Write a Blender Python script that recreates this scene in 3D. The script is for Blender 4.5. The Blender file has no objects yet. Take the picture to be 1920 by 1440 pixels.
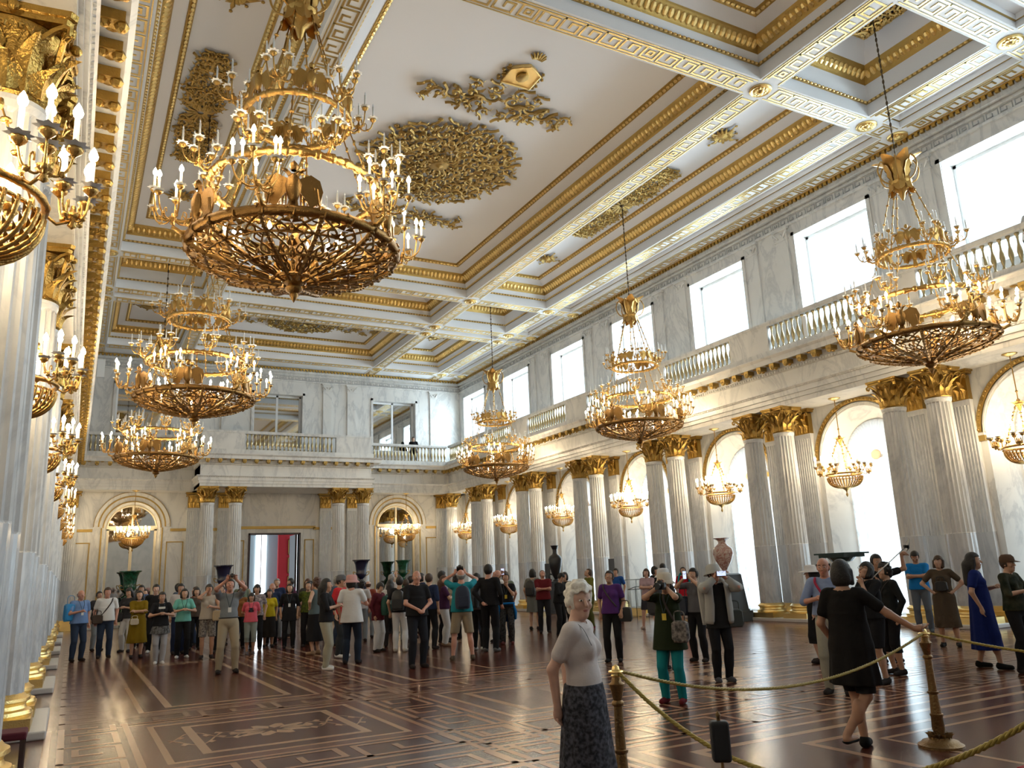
import bpy, math, random
import numpy as np
from mathutils import Vector, Matrix
PI = math.pi
C = bpy.context.scene.collection
S = bpy.context.scene
# ------------------------------------------------------------ camera, world, exposure
H_EYE = 1.65
YAW, PITCH, ROLL, FOC = 0.5025, 0.2340, -0.0421, 1493.6
def cam_axes():
    cy, sy = math.cos(YAW), math.sin(YAW); cp, sp = math.cos(PITCH), math.sin(PITCH)
    cr, sr = math.cos(ROLL), math.sin(ROLL)
    f = Vector((sy*cp, cy*cp, sp)); r0 = Vector((cy, -sy, 0)); u0 = r0.cross(f)
    return r0*cr + u0*sr, u0*cr - r0*sr, f
_r, _u, _f = cam_axes()
cam = bpy.data.cameras.new('camera'); cam_o = bpy.data.objects.new('camera', cam); C.objects.link(cam_o)
cam.sensor_fit = 'HORIZONTAL'; cam.sensor_width = 36.0; cam.lens = FOC/1920*36.0
cam.clip_start = 0.05; cam.clip_end = 400
M = Matrix((_r, _u, -_f)).transposed().to_4x4(); M.translation = Vector((0, 0, H_EYE))
cam_o.matrix_world = M
S.camera = cam_o
w = bpy.data.worlds.new('world'); S.world = w; w.use_nodes = True
w.node_tree.nodes['Background'].inputs[0].default_value = (0.80, 0.91, 1.0, 1)
w.node_tree.nodes['Background'].inputs[1].default_value = 1.7
S.view_settings.view_transform = 'Standard'; S.view_settings.look = 'None'
S.view_settings.exposure = 0.0; S.view_settings.gamma = 1.0; S.view_settings.use_curve_mapping = False
S.cycles.use_denoising = True; S.cycles.max_bounces = 7; S.cycles.diffuse_bounces = 4
S.cycles.glossy_bounces = 4; S.cycles.transparent_max_bounces = 10; S.cycles.transmission_bounces = 4
S.cycles.sample_clamp_indirect = 6.0; S.cycles.sample_clamp_direct = 0.0
S.cycles.caustics_reflective = False; S.cycles.caustics_refractive = False; S.cycles.use_light_tree = True
random.seed(7)
# daylight: one large area light in the open air outside every window of the window side
CX = 8.95; XR = 19.47; XL = 2*CX-XR; YF = 42.0; YN = -1.6
BAYS = [0, 5, 10, 15, 20, 25, 30, 35, 40]
DAY_UP, DAY_LO = 43.0, 6.0
def area(loc, sx, sy, rad, col, tilt=90):
    l = bpy.data.lights.new('daylight', 'AREA'); l.shape = 'RECTANGLE'; l.size = sx; l.size_y = sy
    l.energy = rad*sx*sy*PI*0.5; l.color = col
    o = bpy.data.objects.new('daylight', l); C.objects.link(o); o.location = loc
    o.rotation_euler = (0, math.radians(tilt), 0)
    return o
for yb in BAYS:
    area((XR+1.5, yb, 10.3), 3.6, 3.0, DAY_UP, (0.74, 0.89, 1.0), 66)
    area((XR+1.45, yb, 2.5), 4.4, 2.0, DAY_LO, (0.66, 0.89, 1.0))

# ------------------------------------------------------------ mesh helpers
class MB:
    """collects vertices and faces for ONE mesh object"""
    def __init__(s): s.v = []; s.f = []; s.m = []; s.n = 0
    def add(s, verts, faces, mat=0):
        verts = np.asarray(verts, float).reshape(-1, 3); b = s.n
        s.v.append(verts); s.n += len(verts)
        for f in faces: s.f.append([i+b for i in f])
        if isinstance(mat, int): s.m += [mat]*len(faces)
        else: s.m += list(mat)
        return s
    def box(s, x0, x1, y0, y1, z0, z1, mat=0):
        v = [(x, y, z) for z in (z0, z1) for y in (y0, y1) for x in (x0, x1)]
        return s.add(v, [(0,2,3,1),(4,5,7,6),(0,1,5,4),(2,6,7,3),(0,4,6,2),(1,3,7,5)], mat)
    def quad(s, a, b, c, d, mat=0): return s.add([a, b, c, d], [(0,1,2,3)], mat)
    def lathe(s, prof, n=16, c=(0,0,0), mat=0, sx=1, sy=1, cap=True):
        """prof: list of (r, z)"""
        a = np.arange(n)*2*PI/n; ca, sa = np.cos(a), np.sin(a); v = []
        for r, z in prof: v.append(np.stack([c[0]+r*ca*sx, c[1]+r*sa*sy, np.full(n, c[2]+z)], 1))
        f = []
        for i in range(len(prof)-1):
            for j in range(n):
                k = (j+1) % n; f.append((i*n+j, i*n+k, (i+1)*n+k, (i+1)*n+j))
        if cap:
            f.append(tuple(range(n-1, -1, -1))); f.append(tuple(range((len(prof)-1)*n, len(prof)*n)))
        return s.add(np.concatenate(v), f, mat)
    def tube(s, pts, rad, n=6, mat=0, cap=True, closed=False, flat=1.0):
        pts = np.asarray(pts, float); m = len(pts)
        rad = np.full(m, rad) if np.isscalar(rad) else np.asarray(rad, float)
        if closed: t = np.roll(pts, -1, 0)-np.roll(pts, 1, 0)
        else: t = np.gradient(pts, axis=0)
        t /= np.linalg.norm(t, axis=1)[:, None]+1e-12
        ref = np.array([0, 0, 1.0]) if abs(t[0][2]) < .9 else np.array([1.0, 0, 0])
        u = np.cross(t[0], ref); u /= np.linalg.norm(u); V = []
        a = np.arange(n)*2*PI/n
        for i in range(m):
            u = u-t[i]*(u@t[i]); u /= np.linalg.norm(u)+1e-12; w_ = np.cross(t[i], u)
            V.append(pts[i]+rad[i]*(np.cos(a)[:, None]*u+flat*np.sin(a)[:, None]*w_))
        f = []
        for i in range(m if closed else m-1):
            i2 = (i+1) % m
            for j in range(n):
                k = (j+1) % n; f.append((i*n+j, i*n+k, i2*n+k, i2*n+j))
        if cap and not closed: f.append(tuple(range(n-1, -1, -1))); f.append(tuple(range((m-1)*n, m*n)))
        return s.add(np.concatenate(V), f, mat)
    def ball(s, c, r, n=8, mat=0, rings=5):
        r = (r, r, r) if np.isscalar(r) else r
        th = np.linspace(0, PI, rings+1)
        p = [(max(1e-4, math.sin(t)), -math.cos(t)) for t in th]
        a = np.arange(n)*2*PI/n; V = []; f = []
        for q, z in p: V.append(np.stack([c[0]+r[0]*q*np.cos(a), c[1]+r[1]*q*np.sin(a), np.full(n, c[2]+r[2]*z)], 1))
        for i in range(rings):
            for j in range(n): f.append((i*n+j, i*n+(j+1) % n, (i+1)*n+(j+1) % n, (i+1)*n+j))
        return s.add(np.concatenate(V), f, mat)
    def extrude(s, prof, a, b, axis=1, mat=0, cap=True, mats=None):
        """open or closed profile [(p, z)] swept from a to b along axis (1: profile in x,z; 0: profile in y,z)"""
        n = len(prof); v = []
        for t in (a, b):
            for p, z in prof: v.append((p, t, z) if axis == 1 else (t, p, z))
        f = [(i, i+1, n+i+1, n+i) for i in range(n-1)]
        mm = mats if mats is not None else [mat]*(n-1)
        mm = list(mm)
        if cap: f += [tuple(range(n-1, -1, -1)), tuple(range(n, 2*n))]; mm += [mm[0]]*2
        return s.add(v, f, mm)
    def xf(s, R=None, t=(0,0,0)):
        V = np.concatenate(s.v); V = V@np.array(R).T if R is not None else V
        s.v = [V+np.array(t)]; return s
    def merge(s, o, R=None, t=(0,0,0), mat=None):
        V = np.concatenate(o.v); V = V@np.array(R).T if R is not None else V
        return s.add(V+np.array(t), o.f, o.m if mat is None else mat)
    def mesh(s, name, mats, smooth=False):
        me = bpy.data.meshes.new(name); V = np.concatenate(s.v)
        me.from_pydata(V.tolist(), [], s.f)
        for m_ in (mats if isinstance(mats, (list, tuple)) else [mats]): me.materials.append(m_)
        me.polygons.foreach_set('material_index', s.m)
        me.update()
        if smooth is True: me.polygons.foreach_set('use_smooth', [True]*len(me.polygons))
        elif smooth: me.shade_smooth() if hasattr(me, 'shade_smooth') else None; me.set_sharp_from_angle(angle=math.radians(smooth))
        return me
    def build(s, name, mats, parent=None, smooth=False):
        return link(name, s.mesh(name, mats, smooth), parent)
def link(name, me, parent=None, loc=(0,0,0), rz=0):
    o = bpy.data.objects.new(name, me); C.objects.link(o); o.location = loc
    if rz: o.rotation_euler = (0, 0, rz)
    if parent: o.parent = parent
    return o
def rotz(a): c, s = math.cos(a), math.sin(a); return np.array([[c,-s,0],[s,c,0],[0,0,1.0]])
def roty(a): c, s = math.cos(a), math.sin(a); return np.array([[c,0,s],[0,1,0],[-s,0,c]])
def rotx(a): c, s = math.cos(a), math.sin(a); return np.array([[1,0,0],[0,c,-s],[0,s,c]])
def tag(o, label=None, cat=None, group=None, kind=None):
    if label: o['label'] = label
    if cat: o['category'] = cat
    if group: o['group'] = group
    if kind: o['kind'] = kind
    return o
def thing(name, label, cat, loc=(0,0,0), rz=0, group=None):
    o = bpy.data.objects.new(name, None); C.objects.link(o); o.location = loc; o.rotation_euler = (0, 0, rz)
    return tag(o, label, cat, group)
def struct(name, mb, mats, smooth=False):
    return tag(mb.build(name, mats, None, smooth), kind='structure')
def dup(root, loc, rz=0, label=None, group=None):
    r = root.copy(); C.objects.link(r); r.location = loc; r.rotation_euler = (0, 0, rz)
    if label: r['label'] = label
    if group: r['group'] = group
    for ch in root.children:
        c = ch.copy(); C.objects.link(c); c.parent = r
        for g in ch.children:
            d = g.copy(); C.objects.link(d); d.parent = c
    return r
# ------------------------------------------------------------ materials
def mat(name, col, rough=.5, metal=0., emit=None, es=1., bump=0., bscale=30., coat=0., var=None, vscale=4., spec=None):
    m = bpy.data.materials.new(name); m.use_nodes = True; nt = m.node_tree; b = nt.nodes['Principled BSDF']
    b.inputs['Base Color'].default_value = (*col, 1); b.inputs['Roughness'].default_value = rough
    b.inputs['Metallic'].default_value = metal
    if coat: b.inputs['Coat Weight'].default_value = coat; b.inputs['Coat Roughness'].default_value = .12
    if spec is not None: b.inputs['Specular IOR Level'].default_value = spec
    if emit: b.inputs['Emission Color'].default_value = (*emit, 1); b.inputs['Emission Strength'].default_value = es
    if bump or var:
        tc = nt.nodes.new('ShaderNodeTexCoord')
    if var:
        n = nt.nodes.new('ShaderNodeTexNoise'); n.inputs['Scale'].default_value = vscale; n.inputs['Detail'].default_value = 5
        nt.links.new(tc.outputs['Object'], n.inputs['Vector'])
        r = nt.nodes.new('ShaderNodeValToRGB'); r.color_ramp.elements[0].color = (*var, 1); r.color_ramp.elements[1].color = (*col, 1)
        r.color_ramp.elements[0].position = .35; r.color_ramp.elements[1].position = .62
        nt.links.new(n.outputs['Fac'], r.inputs['Fac']); nt.links.new(r.outputs['Color'], b.inputs['Base Color'])
    if bump:
        n = nt.nodes.new('ShaderNodeTexNoise'); n.inputs['Scale'].default_value = bscale; n.inputs['Detail'].default_value = 3
        nt.links.new(tc.outputs['Object'], n.inputs['Vector'])
        bp = nt.nodes.new('ShaderNodeBump'); bp.inputs['Strength'].default_value = bump; bp.inputs['Distance'].default_value = .02
        nt.links.new(n.outputs['Fac'], bp.inputs['Height']); nt.links.new(bp.outputs['Normal'], b.inputs['Normal'])
    return m
def marble(name, base, vein, scale=.8, rough=.28, stretch=(1, 1, .35), spread=.10):
    m = bpy.data.materials.new(name); m.use_nodes = True; nt = m.node_tree; b = nt.nodes['Principled BSDF']
    tc = nt.nodes.new('ShaderNodeTexCoord'); mp = nt.nodes.new('ShaderNodeMapping'); mp.inputs['Scale'].default_value = stretch
    mp.inputs['Rotation'].default_value = (.4, .3, .2)
    nt.links.new(tc.outputs['Object'], mp.inputs['Vector'])
    n = nt.nodes.new('ShaderNodeTexNoise'); n.inputs['Scale'].default_value = scale; n.inputs['Detail'].default_value = 8
    n.inputs['Roughness'].default_value = .62; n.inputs['Distortion'].default_value = 1.6
    nt.links.new(mp.outputs['Vector'], n.inputs['Vector'])
    r = nt.nodes.new('ShaderNodeValToRGB'); e = r.color_ramp.elements
    e[0].position = .5-spread; e[0].color = (*base, 1); e[1].position = .5+spread; e[1].color = (*base, 1)
    x = e.new(.5); x.color = (*vein, 1)
    y = e.new(.5+spread*.45); y.color = (*[base[i]*.75+vein[i]*.25 for i in range(3)], 1)
    nt.links.new(n.outputs['Fac'], r.inputs['Fac'])
    n2 = nt.nodes.new('ShaderNodeTexNoise'); n2.inputs['Scale'].default_value = scale*1.7; n2.inputs['Detail'].default_value = 3
    nt.links.new(tc.outputs['Object'], n2.inputs['Vector'])
    mx = nt.nodes.new('ShaderNodeMix'); mx.data_type = 'RGBA'; mx.blend_type = 'MULTIPLY'; mx.inputs[0].default_value = .3
    r2 = nt.nodes.new('ShaderNodeValToRGB'); r2.color_ramp.elements[0].color = (.72, .74, .76, 1); r2.color_ramp.elements[0].position = .3
    r2.color_ramp.elements[1].position = .7
    nt.links.new(n2.outputs['Fac'], r2.inputs['Fac']); nt.links.new(r.outputs['Color'], mx.inputs[6]); nt.links.new(r2.outputs['Color'], mx.inputs[7])
    nt.links.new(mx.outputs[2], b.inputs['Base Color']); b.inputs['Roughness'].default_value = rough
    return m
MAR = marble('white_marble', (.76, .74, .70), (.60, .59, .57), spread=.06)
MARC = marble('column_marble', (.74, .73, .71), (.60, .60, .60), scale=1.3, rough=.3, spread=.07)
MARL = marble('polished_lower_marble', (.66, .66, .66), (.52, .53, .55), scale=1.5, rough=.12)
PLAS = mat('white_plaster', (.87, .87, .87), .7)
COVE = mat('cream_plaster', (.78, .74, .70), .6)
PANEL = mat('ceiling_panel_paint', (.86, .84, .84), .7)
GOLD = mat('gilding', (.46, .29, .075), .30, 1., bump=.7, bscale=38)
GOLDB = mat('bright_gilding', (.88, .66, .28), .28, 1., bump=.3, bscale=60)
GOLDD = mat('old_gilding', (.46, .31, .10), .38, 1., bump=.6, bscale=60)
BRONZE = mat('gilt_bronze', (.52, .32, .10), .30, 1., bump=.35, bscale=70)
BRONZE_SHADE = mat('shaded_gilt_bronze', (.25, .14, .045), .36, 1., bump=.4, bscale=60)  # same gilt bronze, backlit shade of the lower chandelier parts put into its colour
DARKBR = mat('dark_bronze', (.10, .07, .04), .4, .8)
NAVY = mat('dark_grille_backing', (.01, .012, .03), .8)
WHITEP = mat('white_window_paint', (.82, .84, .85), .35)
BALG = mat('baluster_gilding', (.42, .34, .19), .32, .9)
def pane_glass():
    m = bpy.data.materials.new('window_glass'); m.use_nodes = True; nt = m.node_tree; nt.nodes.clear(); o = nt.nodes.new('ShaderNodeOutputMaterial')
    t = nt.nodes.new('ShaderNodeBsdfTransparent'); g = nt.nodes.new('ShaderNodeBsdfGlossy'); g.inputs['Roughness'].default_value = .02; t.inputs[0].default_value = (.93, .97, .98, 1)
    x = nt.nodes.new('ShaderNodeMixShader'); x.inputs[0].default_value = .06
    nt.links.new(t.outputs[0], x.inputs[1]); nt.links.new(g.outputs[0], x.inputs[2]); nt.links.new(x.outputs[0], o.inputs[0]); return m
GLASS = pane_glass()
MIRROR = mat('mirror_glass', (.62, .64, .64), .03, 1.)
def tulle(name='white_tulle', lo=.35, hi=.75, col=(.93, .95, .96, 1)):
    m = bpy.data.materials.new(name); m.use_nodes = True; nt = m.node_tree; nt.nodes.clear()
    o = nt.nodes.new('ShaderNodeOutputMaterial'); t = nt.nodes.new('ShaderNodeBsdfTransparent'); tr = nt.nodes.new('ShaderNodeBsdfTranslucent')
    d = nt.nodes.new('ShaderNodeBsdfDiffuse'); tr.inputs[0].default_value = col; d.inputs[0].default_value = (.9, .9, .9, 1)
    m1 = nt.nodes.new('ShaderNodeMixShader'); m1.inputs[0].default_value = .3; m2 = nt.nodes.new('ShaderNodeMixShader')
    tc = nt.nodes.new('ShaderNodeTexCoord'); n = nt.nodes.new('ShaderNodeTexNoise'); n.inputs['Scale'].default_value = 6
    nt.links.new(tc.outputs['Object'], n.inputs['Vector'])
    mr = nt.nodes.new('ShaderNodeMapRange'); mr.inputs[1].default_value = .3; mr.inputs[2].default_value = .7; mr.inputs[3].default_value = lo; mr.inputs[4].default_value = hi
    nt.links.new(n.outputs['Fac'], mr.inputs[0]); nt.links.new(mr.outputs[0], m2.inputs[0])
    nt.links.new(tr.outputs[0], m1.inputs[1]); nt.links.new(d.outputs[0], m1.inputs[2])
    nt.links.new(t.outputs[0], m2.inputs[1]); nt.links.new(m1.outputs[0], m2.inputs[2]); nt.links.new(m2.outputs[0], o.inputs[0])
    return m
TULLE = tulle(); FANC = tulle('pleated_silk', .93, .99, (.60, .60, .58, 1))
SKYL = mat('bright_overcast_sky', (0, 0, 0), 1, emit=(.88, .95, 1), es=5.)
# ------------------------------------------------------------ walls
ZB = 12.87            # underside of the ceiling beams
ZG = 7.66             # gallery floor
def wall_strip(mb, P, u0, u1, z0, z1, hole=None, depth=.6, mat=0, rmat=0):
    """a piece of wall in plane coords (u, z) with an optional hole; P(u, z, d) -> xyz, d = depth into the wall"""
    Q = lambda a, b, c, d, m: mb.quad(a, b, c, d, m)
    if hole is None: Q(P(u0, z0, 0), P(u1, z0, 0), P(u1, z1, 0), P(u0, z1, 0), mat); return
    a, b, c, d, r = hole        # u from a to b, z from c to d (springing when r)
    Q(P(u0, z0, 0), P(a, z0, 0), P(a, z1, 0), P(u0, z1, 0), mat); Q(P(b, z0, 0), P(u1, z0, 0), P(u1, z1, 0), P(b, z1, 0), mat)
    if c > z0: Q(P(a, z0, 0), P(b, z0, 0), P(b, c, 0), P(a, c, 0), mat)
    s = (.36 if depth > .5 else .12) if r else .0        # splay of the reveal
    if r:
        n = 16; um = (a+b)/2; R = (b-a)/2
        arc = [(um-R*math.cos(PI*i/n), d+R*math.sin(PI*i/n)) for i in range(n+1)]
        arc2 = [(um-(R-s)*math.cos(PI*i/n), d+(R-s)*math.sin(PI*i/n)) for i in range(n+1)]
        for i in range(n):
            p, q = arc[i], arc[i+1]; p2, q2 = arc2[i], arc2[i+1]
            Q(P(*p, 0), P(*q, 0), P(q[0], z1, 0), P(p[0], z1, 0), mat)
            Q(P(*p, 0), P(*q, 0), P(*q2, depth), P(*p2, depth), rmat)
    else:
        Q(P(a, d, 0), P(b, d, 0), P(b, z1, 0), P(a, z1, 0), mat)
        Q(P(a, d, 0), P(b, d, 0), P(b, d, depth), P(a, d, depth), rmat)
    Q(P(a, c, 0), P(a, d, 0), P(a+s, d, depth), P(a+s, c, depth), rmat)
    Q(P(b, c, 0), P(b, d, 0), P(b-s, d, depth), P(b-s, c, depth), rmat)
    Q(P(a, c, 0), P(b, c, 0), P(b-s, c, depth), P(a+s, c, depth), rmat)
AR, ASP = 1.42, 4.52           # arch radius at the wall face, springing height
edges = [YN]+[2.5+5*k for k in range(8)]+[YF]
for side in (1, -1):
    X0 = XR if side == 1 else XL
    P = lambda u, z, d: (X0+side*d, u, z)
    mb = MB(); up = MB()
    for i, yb in enumerate(BAYS):
        wall_strip(mb, P, edges[i], edges[i+1], 0, ZG, (yb-AR, yb+AR, .12, ASP, True), .75)
        wall_strip(up, P, edges[i], edges[i+1], ZG, 13.3, (yb-1.33, yb+1.33, 8.6, 11.78, False), .55)
    mb.v += up.v; off = mb.n; mb.f += [[i+off for i in f] for f in up.f]; mb.m += up.m; mb.n += up.n
    struct('wall_right' if side == 1 else 'wall_left', mb, [MAR])
FWIN = [(2.5, 1.25), (CX, 1.25), (15.4, 1.25)]
FARC = [2.35, 15.55]
P = lambda u, z, d: (u, YF+d, z)
mb = MB()
for a, b, h in ((XL, 5.6, (2.35-1.2, 2.35+1.2, .12, 4.5, True)), (5.6, 12.3, (CX-1.22, CX+1.22, 0.0, 4.1, False)), (12.3, XR, (15.55-1.2, 15.55+1.2, .12, 4.5, True))):
    wall_strip(mb, P, a, b, 0, ZG, h, .35)
for a, b, (c, r) in ((XL, 5.6, FWIN[0]), (5.6, 12.3, FWIN[1]), (12.3, XR, FWIN[2])):
    wall_strip(mb, P, a, b, ZG, 13.3, (c-r, c+r, 8.6, 11.42, False), .45)
struct('wall_far', mb, [MAR])
mb = MB(); mb.box(XL, XR, YN-.3, YN, 0, 13.4); struct('wall_near', mb, [MAR])

# ------------------------------------------------------------ windows
def window_frame(mb, P, u0, u1, z0, z1, d, mull=1, trans=1, t=.07):
    def bar(ua, ub, za, zb):
        p, q = P(ua, za, d), P(ub, zb, d+.06)
        x = sorted((p[0], q[0])); y = sorted((p[1], q[1])); mb.box(x[0], x[1], y[0], y[1], za, zb)
    bar(u0, u0+t, z0, z1); bar(u1-t, u1, z0, z1); bar(u0, u1, z0, z0+t); bar(u0, u1, z1-t, z1)
    for i in range(mull): c = u0+(u1-u0)*(i+1)/(mull+1); bar(c-t*.6, c+t*.6, z0, z1)
    for i in range(trans): c = z0+(z1-z0)*(i+1)/(trans+1); bar(u0, u1, c-t*.4, c+t*.4)
PRt = lambda u, z, d: (XR+d, u, z)
n_w = 0
for yb in BAYS:
    n_w += 1; mb = MB(); window_frame(mb, PRt, yb-1.33, yb+1.33, 8.6, 11.78, .5, 0, 0, .09)
    o = struct('window_%d' % n_w, mb, [WHITEP])
    mb = MB(); x = XR+.53; mb.quad((x, yb-1.3, 8.65), (x, yb+1.3, 8.65), (x, yb+1.3, 11.7), (x, yb-1.3, 11.7)); mb.build('pane', GLASS, o)
for yb in BAYS:
    n_w += 1; mb = MB(); window_frame(mb, PRt, yb-1.08, yb+1.08, .12, ASP, .68, 0, 0, .08)
    for du in (-.70, .70): mb.box(XR+.66, XR+.74, yb+du-.03, yb+du+.03, .12, ASP)
    mb.box(XR+.66, XR+.76, yb-1.08, yb+1.08, ASP-.08, ASP+.03)
    arc = [(XR+.70, yb-1.04*math.cos(PI*i/20), ASP+1.04*math.sin(PI*i/20)) for i in range(21)]
    mb.tube(arc, .055, 6)
    o = struct('window_%d' % n_w, mb, [WHITEP])
    # tulle: tall gathered panel, pleated fan in the head of the arch
    ct = MB(); n = 84; us = np.linspace(-1.04, 1.04, n); V = []
    rs = random.Random(n_w)
    for zi, z in enumerate(np.linspace(.18, ASP-.06, 5)):
        ph = us*38+zi*.3
        V += [(XR+.60+.022*math.sin(p)+.012*math.sin(p*.37+zi), yb+u, z) for p, u in zip(ph, us)]
    F = [(r*n+i, r*n+i+1, (r+1)*n+i+1, (r+1)*n+i) for r in range(4) for i in range(n-1)]
    ct.add(V, F)
    cu = ct.build('tulle_curtain', [TULLE], None, True)
    tag(cu, 'white tulle curtain in the tall arched window, bay %s from the far wall' % ['ninth', 'eighth', 'seventh', 'sixth', 'fifth', 'fourth', 'third', 'second', 'first'][BAYS.index(yb)], 'curtain', 'tulle curtains')
    fn = MB(); n = 72; V = [(XR+.62, yb, ASP+.02)]
    for i in range(n+1):
        a = PI*i/n; V.append((XR+.60+.03*(i % 2), yb-1.04*math.cos(a), ASP+.02+1.04*math.sin(a)))
    fn.add(V, [(0, i, i+1) for i in range(1, n+1)]); f = fn.build('pleated_fan', [FANC], cu); MB().ball((XR+.58, yb, ASP+.04), (.03, .17, .15), 12, 0, 6).build('fan_knot', [mat('tan_silk', (.42, .32, .24), .8)] if yb == 0 else [bpy.data.materials['tan_silk']], cu)
for c, r in FWIN:
    n_w += 1; mb = MB(); P = lambda u, z, d: (u, YF+d, z)
    window_frame(mb, P, c-r, c+r, 8.6, 11.42, .36, 1, 0, .09)
    o = struct('window_%d' % n_w, mb, [WHITEP])
    mb = MB(); mb.quad((c-r, YF+.40, 8.6), (c+r, YF+.40, 8.6), (c+r, YF+.40, 11.42), (c-r, YF+.40, 11.42)); mb.build('mirror_pane', MIRROR, o)
for c in FARC:
    n_w += 1; mb = MB(); P = lambda u, z, d: (u, YF+d, z)
    window_frame(mb, P, c-1.08, c+1.08, .12, 4.5, .26, 1, 0, .11)
    mb.box(c-1.1, c+1.1, YF+.2, YF+.34, 4.45, 4.6); mb.box(c-.04, c+.04, YF+.26, YF+.32, 4.6, 5.55)
    arc = [(c-1.06*math.cos(PI*i/20), YF+.3, 4.5+1.06*math.sin(PI*i/20)) for i in range(21)]; mb.tube(arc, .05, 6)
    o = struct('window_%d' % n_w, mb, [mat('cream_frame_paint', (.80, .70, .50), .4)])
    mb = MB(); n = 20; V = [(c-1.08, YF+.33, .12), (c+1.08, YF+.33, .12)]+[(c+1.08*math.cos(PI*i/n), YF+.33, 4.5+1.08*math.sin(PI*i/n)) for i in range(n+1)]
    mb.add(V, [tuple(range(len(V)))]); mb.build('mirror_pane', MIRROR, o)

PLf = lambda u, z, d: (XL-d, u, z)
for yb in BAYS:       # blind windows of the left wall hold looking-glass
    n_w += 1; mb = MB(); window_frame(mb, lambda u, z, d: (XL-d-.06, u, z), yb-1.33, yb+1.33, 8.6, 11.78, .3, 1, 0, .09)
    o = struct('window_%d' % n_w, mb, [WHITEP]); x = XL-.42
    MB().quad((x, yb-1.33, 8.6), (x, yb-1.33, 11.78), (x, yb+1.33, 11.78), (x, yb+1.33, 8.6)).build('mirror_pane', MIRROR, o)
    n_w += 1; mb = MB(); window_frame(mb, lambda u, z, d: (XL-d-.06, u, z), yb-1.2, yb+1.2, .12, ASP, .5, 1, 0, .11); mb.box(XL-.6, XL-.5, yb-1.2, yb+1.2, ASP-.05, ASP+.08)
    o = struct('window_%d' % n_w, mb, [WHITEP]); n = 20; x = XL-.62
    V = [(x, yb-1.25, .1), (x, yb+1.25, .1)]+[(x, yb+1.25*math.cos(PI*i/n), ASP+1.25*math.sin(PI*i/n)) for i in range(n+1)]
    MB().add(V, [tuple(range(len(V)))]).build('mirror_pane', MIRROR, o)

# ------------------------------------------------------------ gilded archivolts and string courses
n_t = 0
def trim(mb, mats, smooth=False):
    global n_t; n_t += 1
    return struct('trim_%d' % n_t, mb, mats, smooth)
def archivolt(mb, P, c, z0, r0, r1, th=.05, seg=24, m=0, beads=0):
    V = []; F = []
    for i in range(seg+1):
        a = PI*i/seg
        for r, d in ((r0, 0), (r0, -th), (r1, -th), (r1, 0)): V.append(P(c-r*math.cos(a), z0+r*math.sin(a), d))
    for i in range(seg):
        for j in range(3): F.append((i*4+j, i*4+j+1, i*4+5+j, i*4+4+j))
    mb.add(V, F, m)
    for i in range(beads):
        a = PI*(i+.5)/beads; rm = (r0+r1)/2
        mb.ball(P(c-rm*math.cos(a), z0+rm*math.sin(a), -th-.005), (r1-r0)*.36, 6, m, 3)
for side in (1, -1):
    X0 = XR if side == 1 else XL
    P = lambda u, z, d: (X0+side*d, u, z)
    for yb in BAYS:
        if side == -1 and yb < 10: continue
        mb = MB(); archivolt(mb, P, yb, ASP+.05, 1.50, 1.62, .05, 24, 0, 40)
        archivolt(mb, P, yb, ASP+.05, 1.425, 1.47, .03, 24, 1)
        lo, hi = yb-1.88, yb+1.88
        for a, b in ((lo, yb-1.43), (yb+1.43, hi)):
            x = sorted((X0, X0-side*.07)); mb.box(x[0], x[1], a, b, ASP-.17, ASP-.03, 0); mb.box(x[0]-.01, x[1]+.01, a, b, ASP-.03, ASP+.03, 1)
        # thin gilt outline of the panel inside the reveal
        trim(mb, [GOLDD, MAR])
P = lambda u, z, d: (u, YF+d, z)
for c in FARC:
    mb = MB(); archivolt(mb, P, c, 4.55, 1.40, 1.46, .03, 24, 0); archivolt(mb, P, c, 4.55, 1.47, 1.62, .07, 24, 1); archivolt(mb, P, c, 4.55, 1.62, 1.65, .05, 24, 0)
    archivolt(mb, P, c, 4.5, 1.21, 1.26, .04, 24, 0)
    trim(mb, [GOLDD, MAR])
mb = MB()
for a, b in ((XL+.3, .68), (4.0, 4.75), (5.6, 7.0-.2), (10.9, 12.2), (13.3, 13.9), (17.2, 18.2)): mb.box(a, b, YF-.06, YF, 4.32, 4.45)
mb.box(6.9, 11.0, YF-.06, YF, 4.38, 4.52)
trim(mb, [GOLDD])
mb = MB()
def gilt_rect(a, b, z0, z1, t=.05):
    mb.box(a, a+t, YF-.025, YF, z0, z1); mb.box(b-t, b, YF-.025, YF, z0, z1); mb.box(a, b, YF-.025, YF, z0, z0+t); mb.box(a, b, YF-.025, YF, z1-t, z1)
for a, b in ((-.2, .62), (3.85, 4.62), (7.0, 7.45), (10.45, 10.95), (13.1, 13.75), (17.2, 17.95)): gilt_rect(a, b, .9, 3.84)
for c in FARC:
    for s in (-1, 1): mb.box(c+s*1.30-.03, c+s*1.30+.03, YF-.03, YF, .1, 4.5)
trim(mb, [GOLDD])

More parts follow.
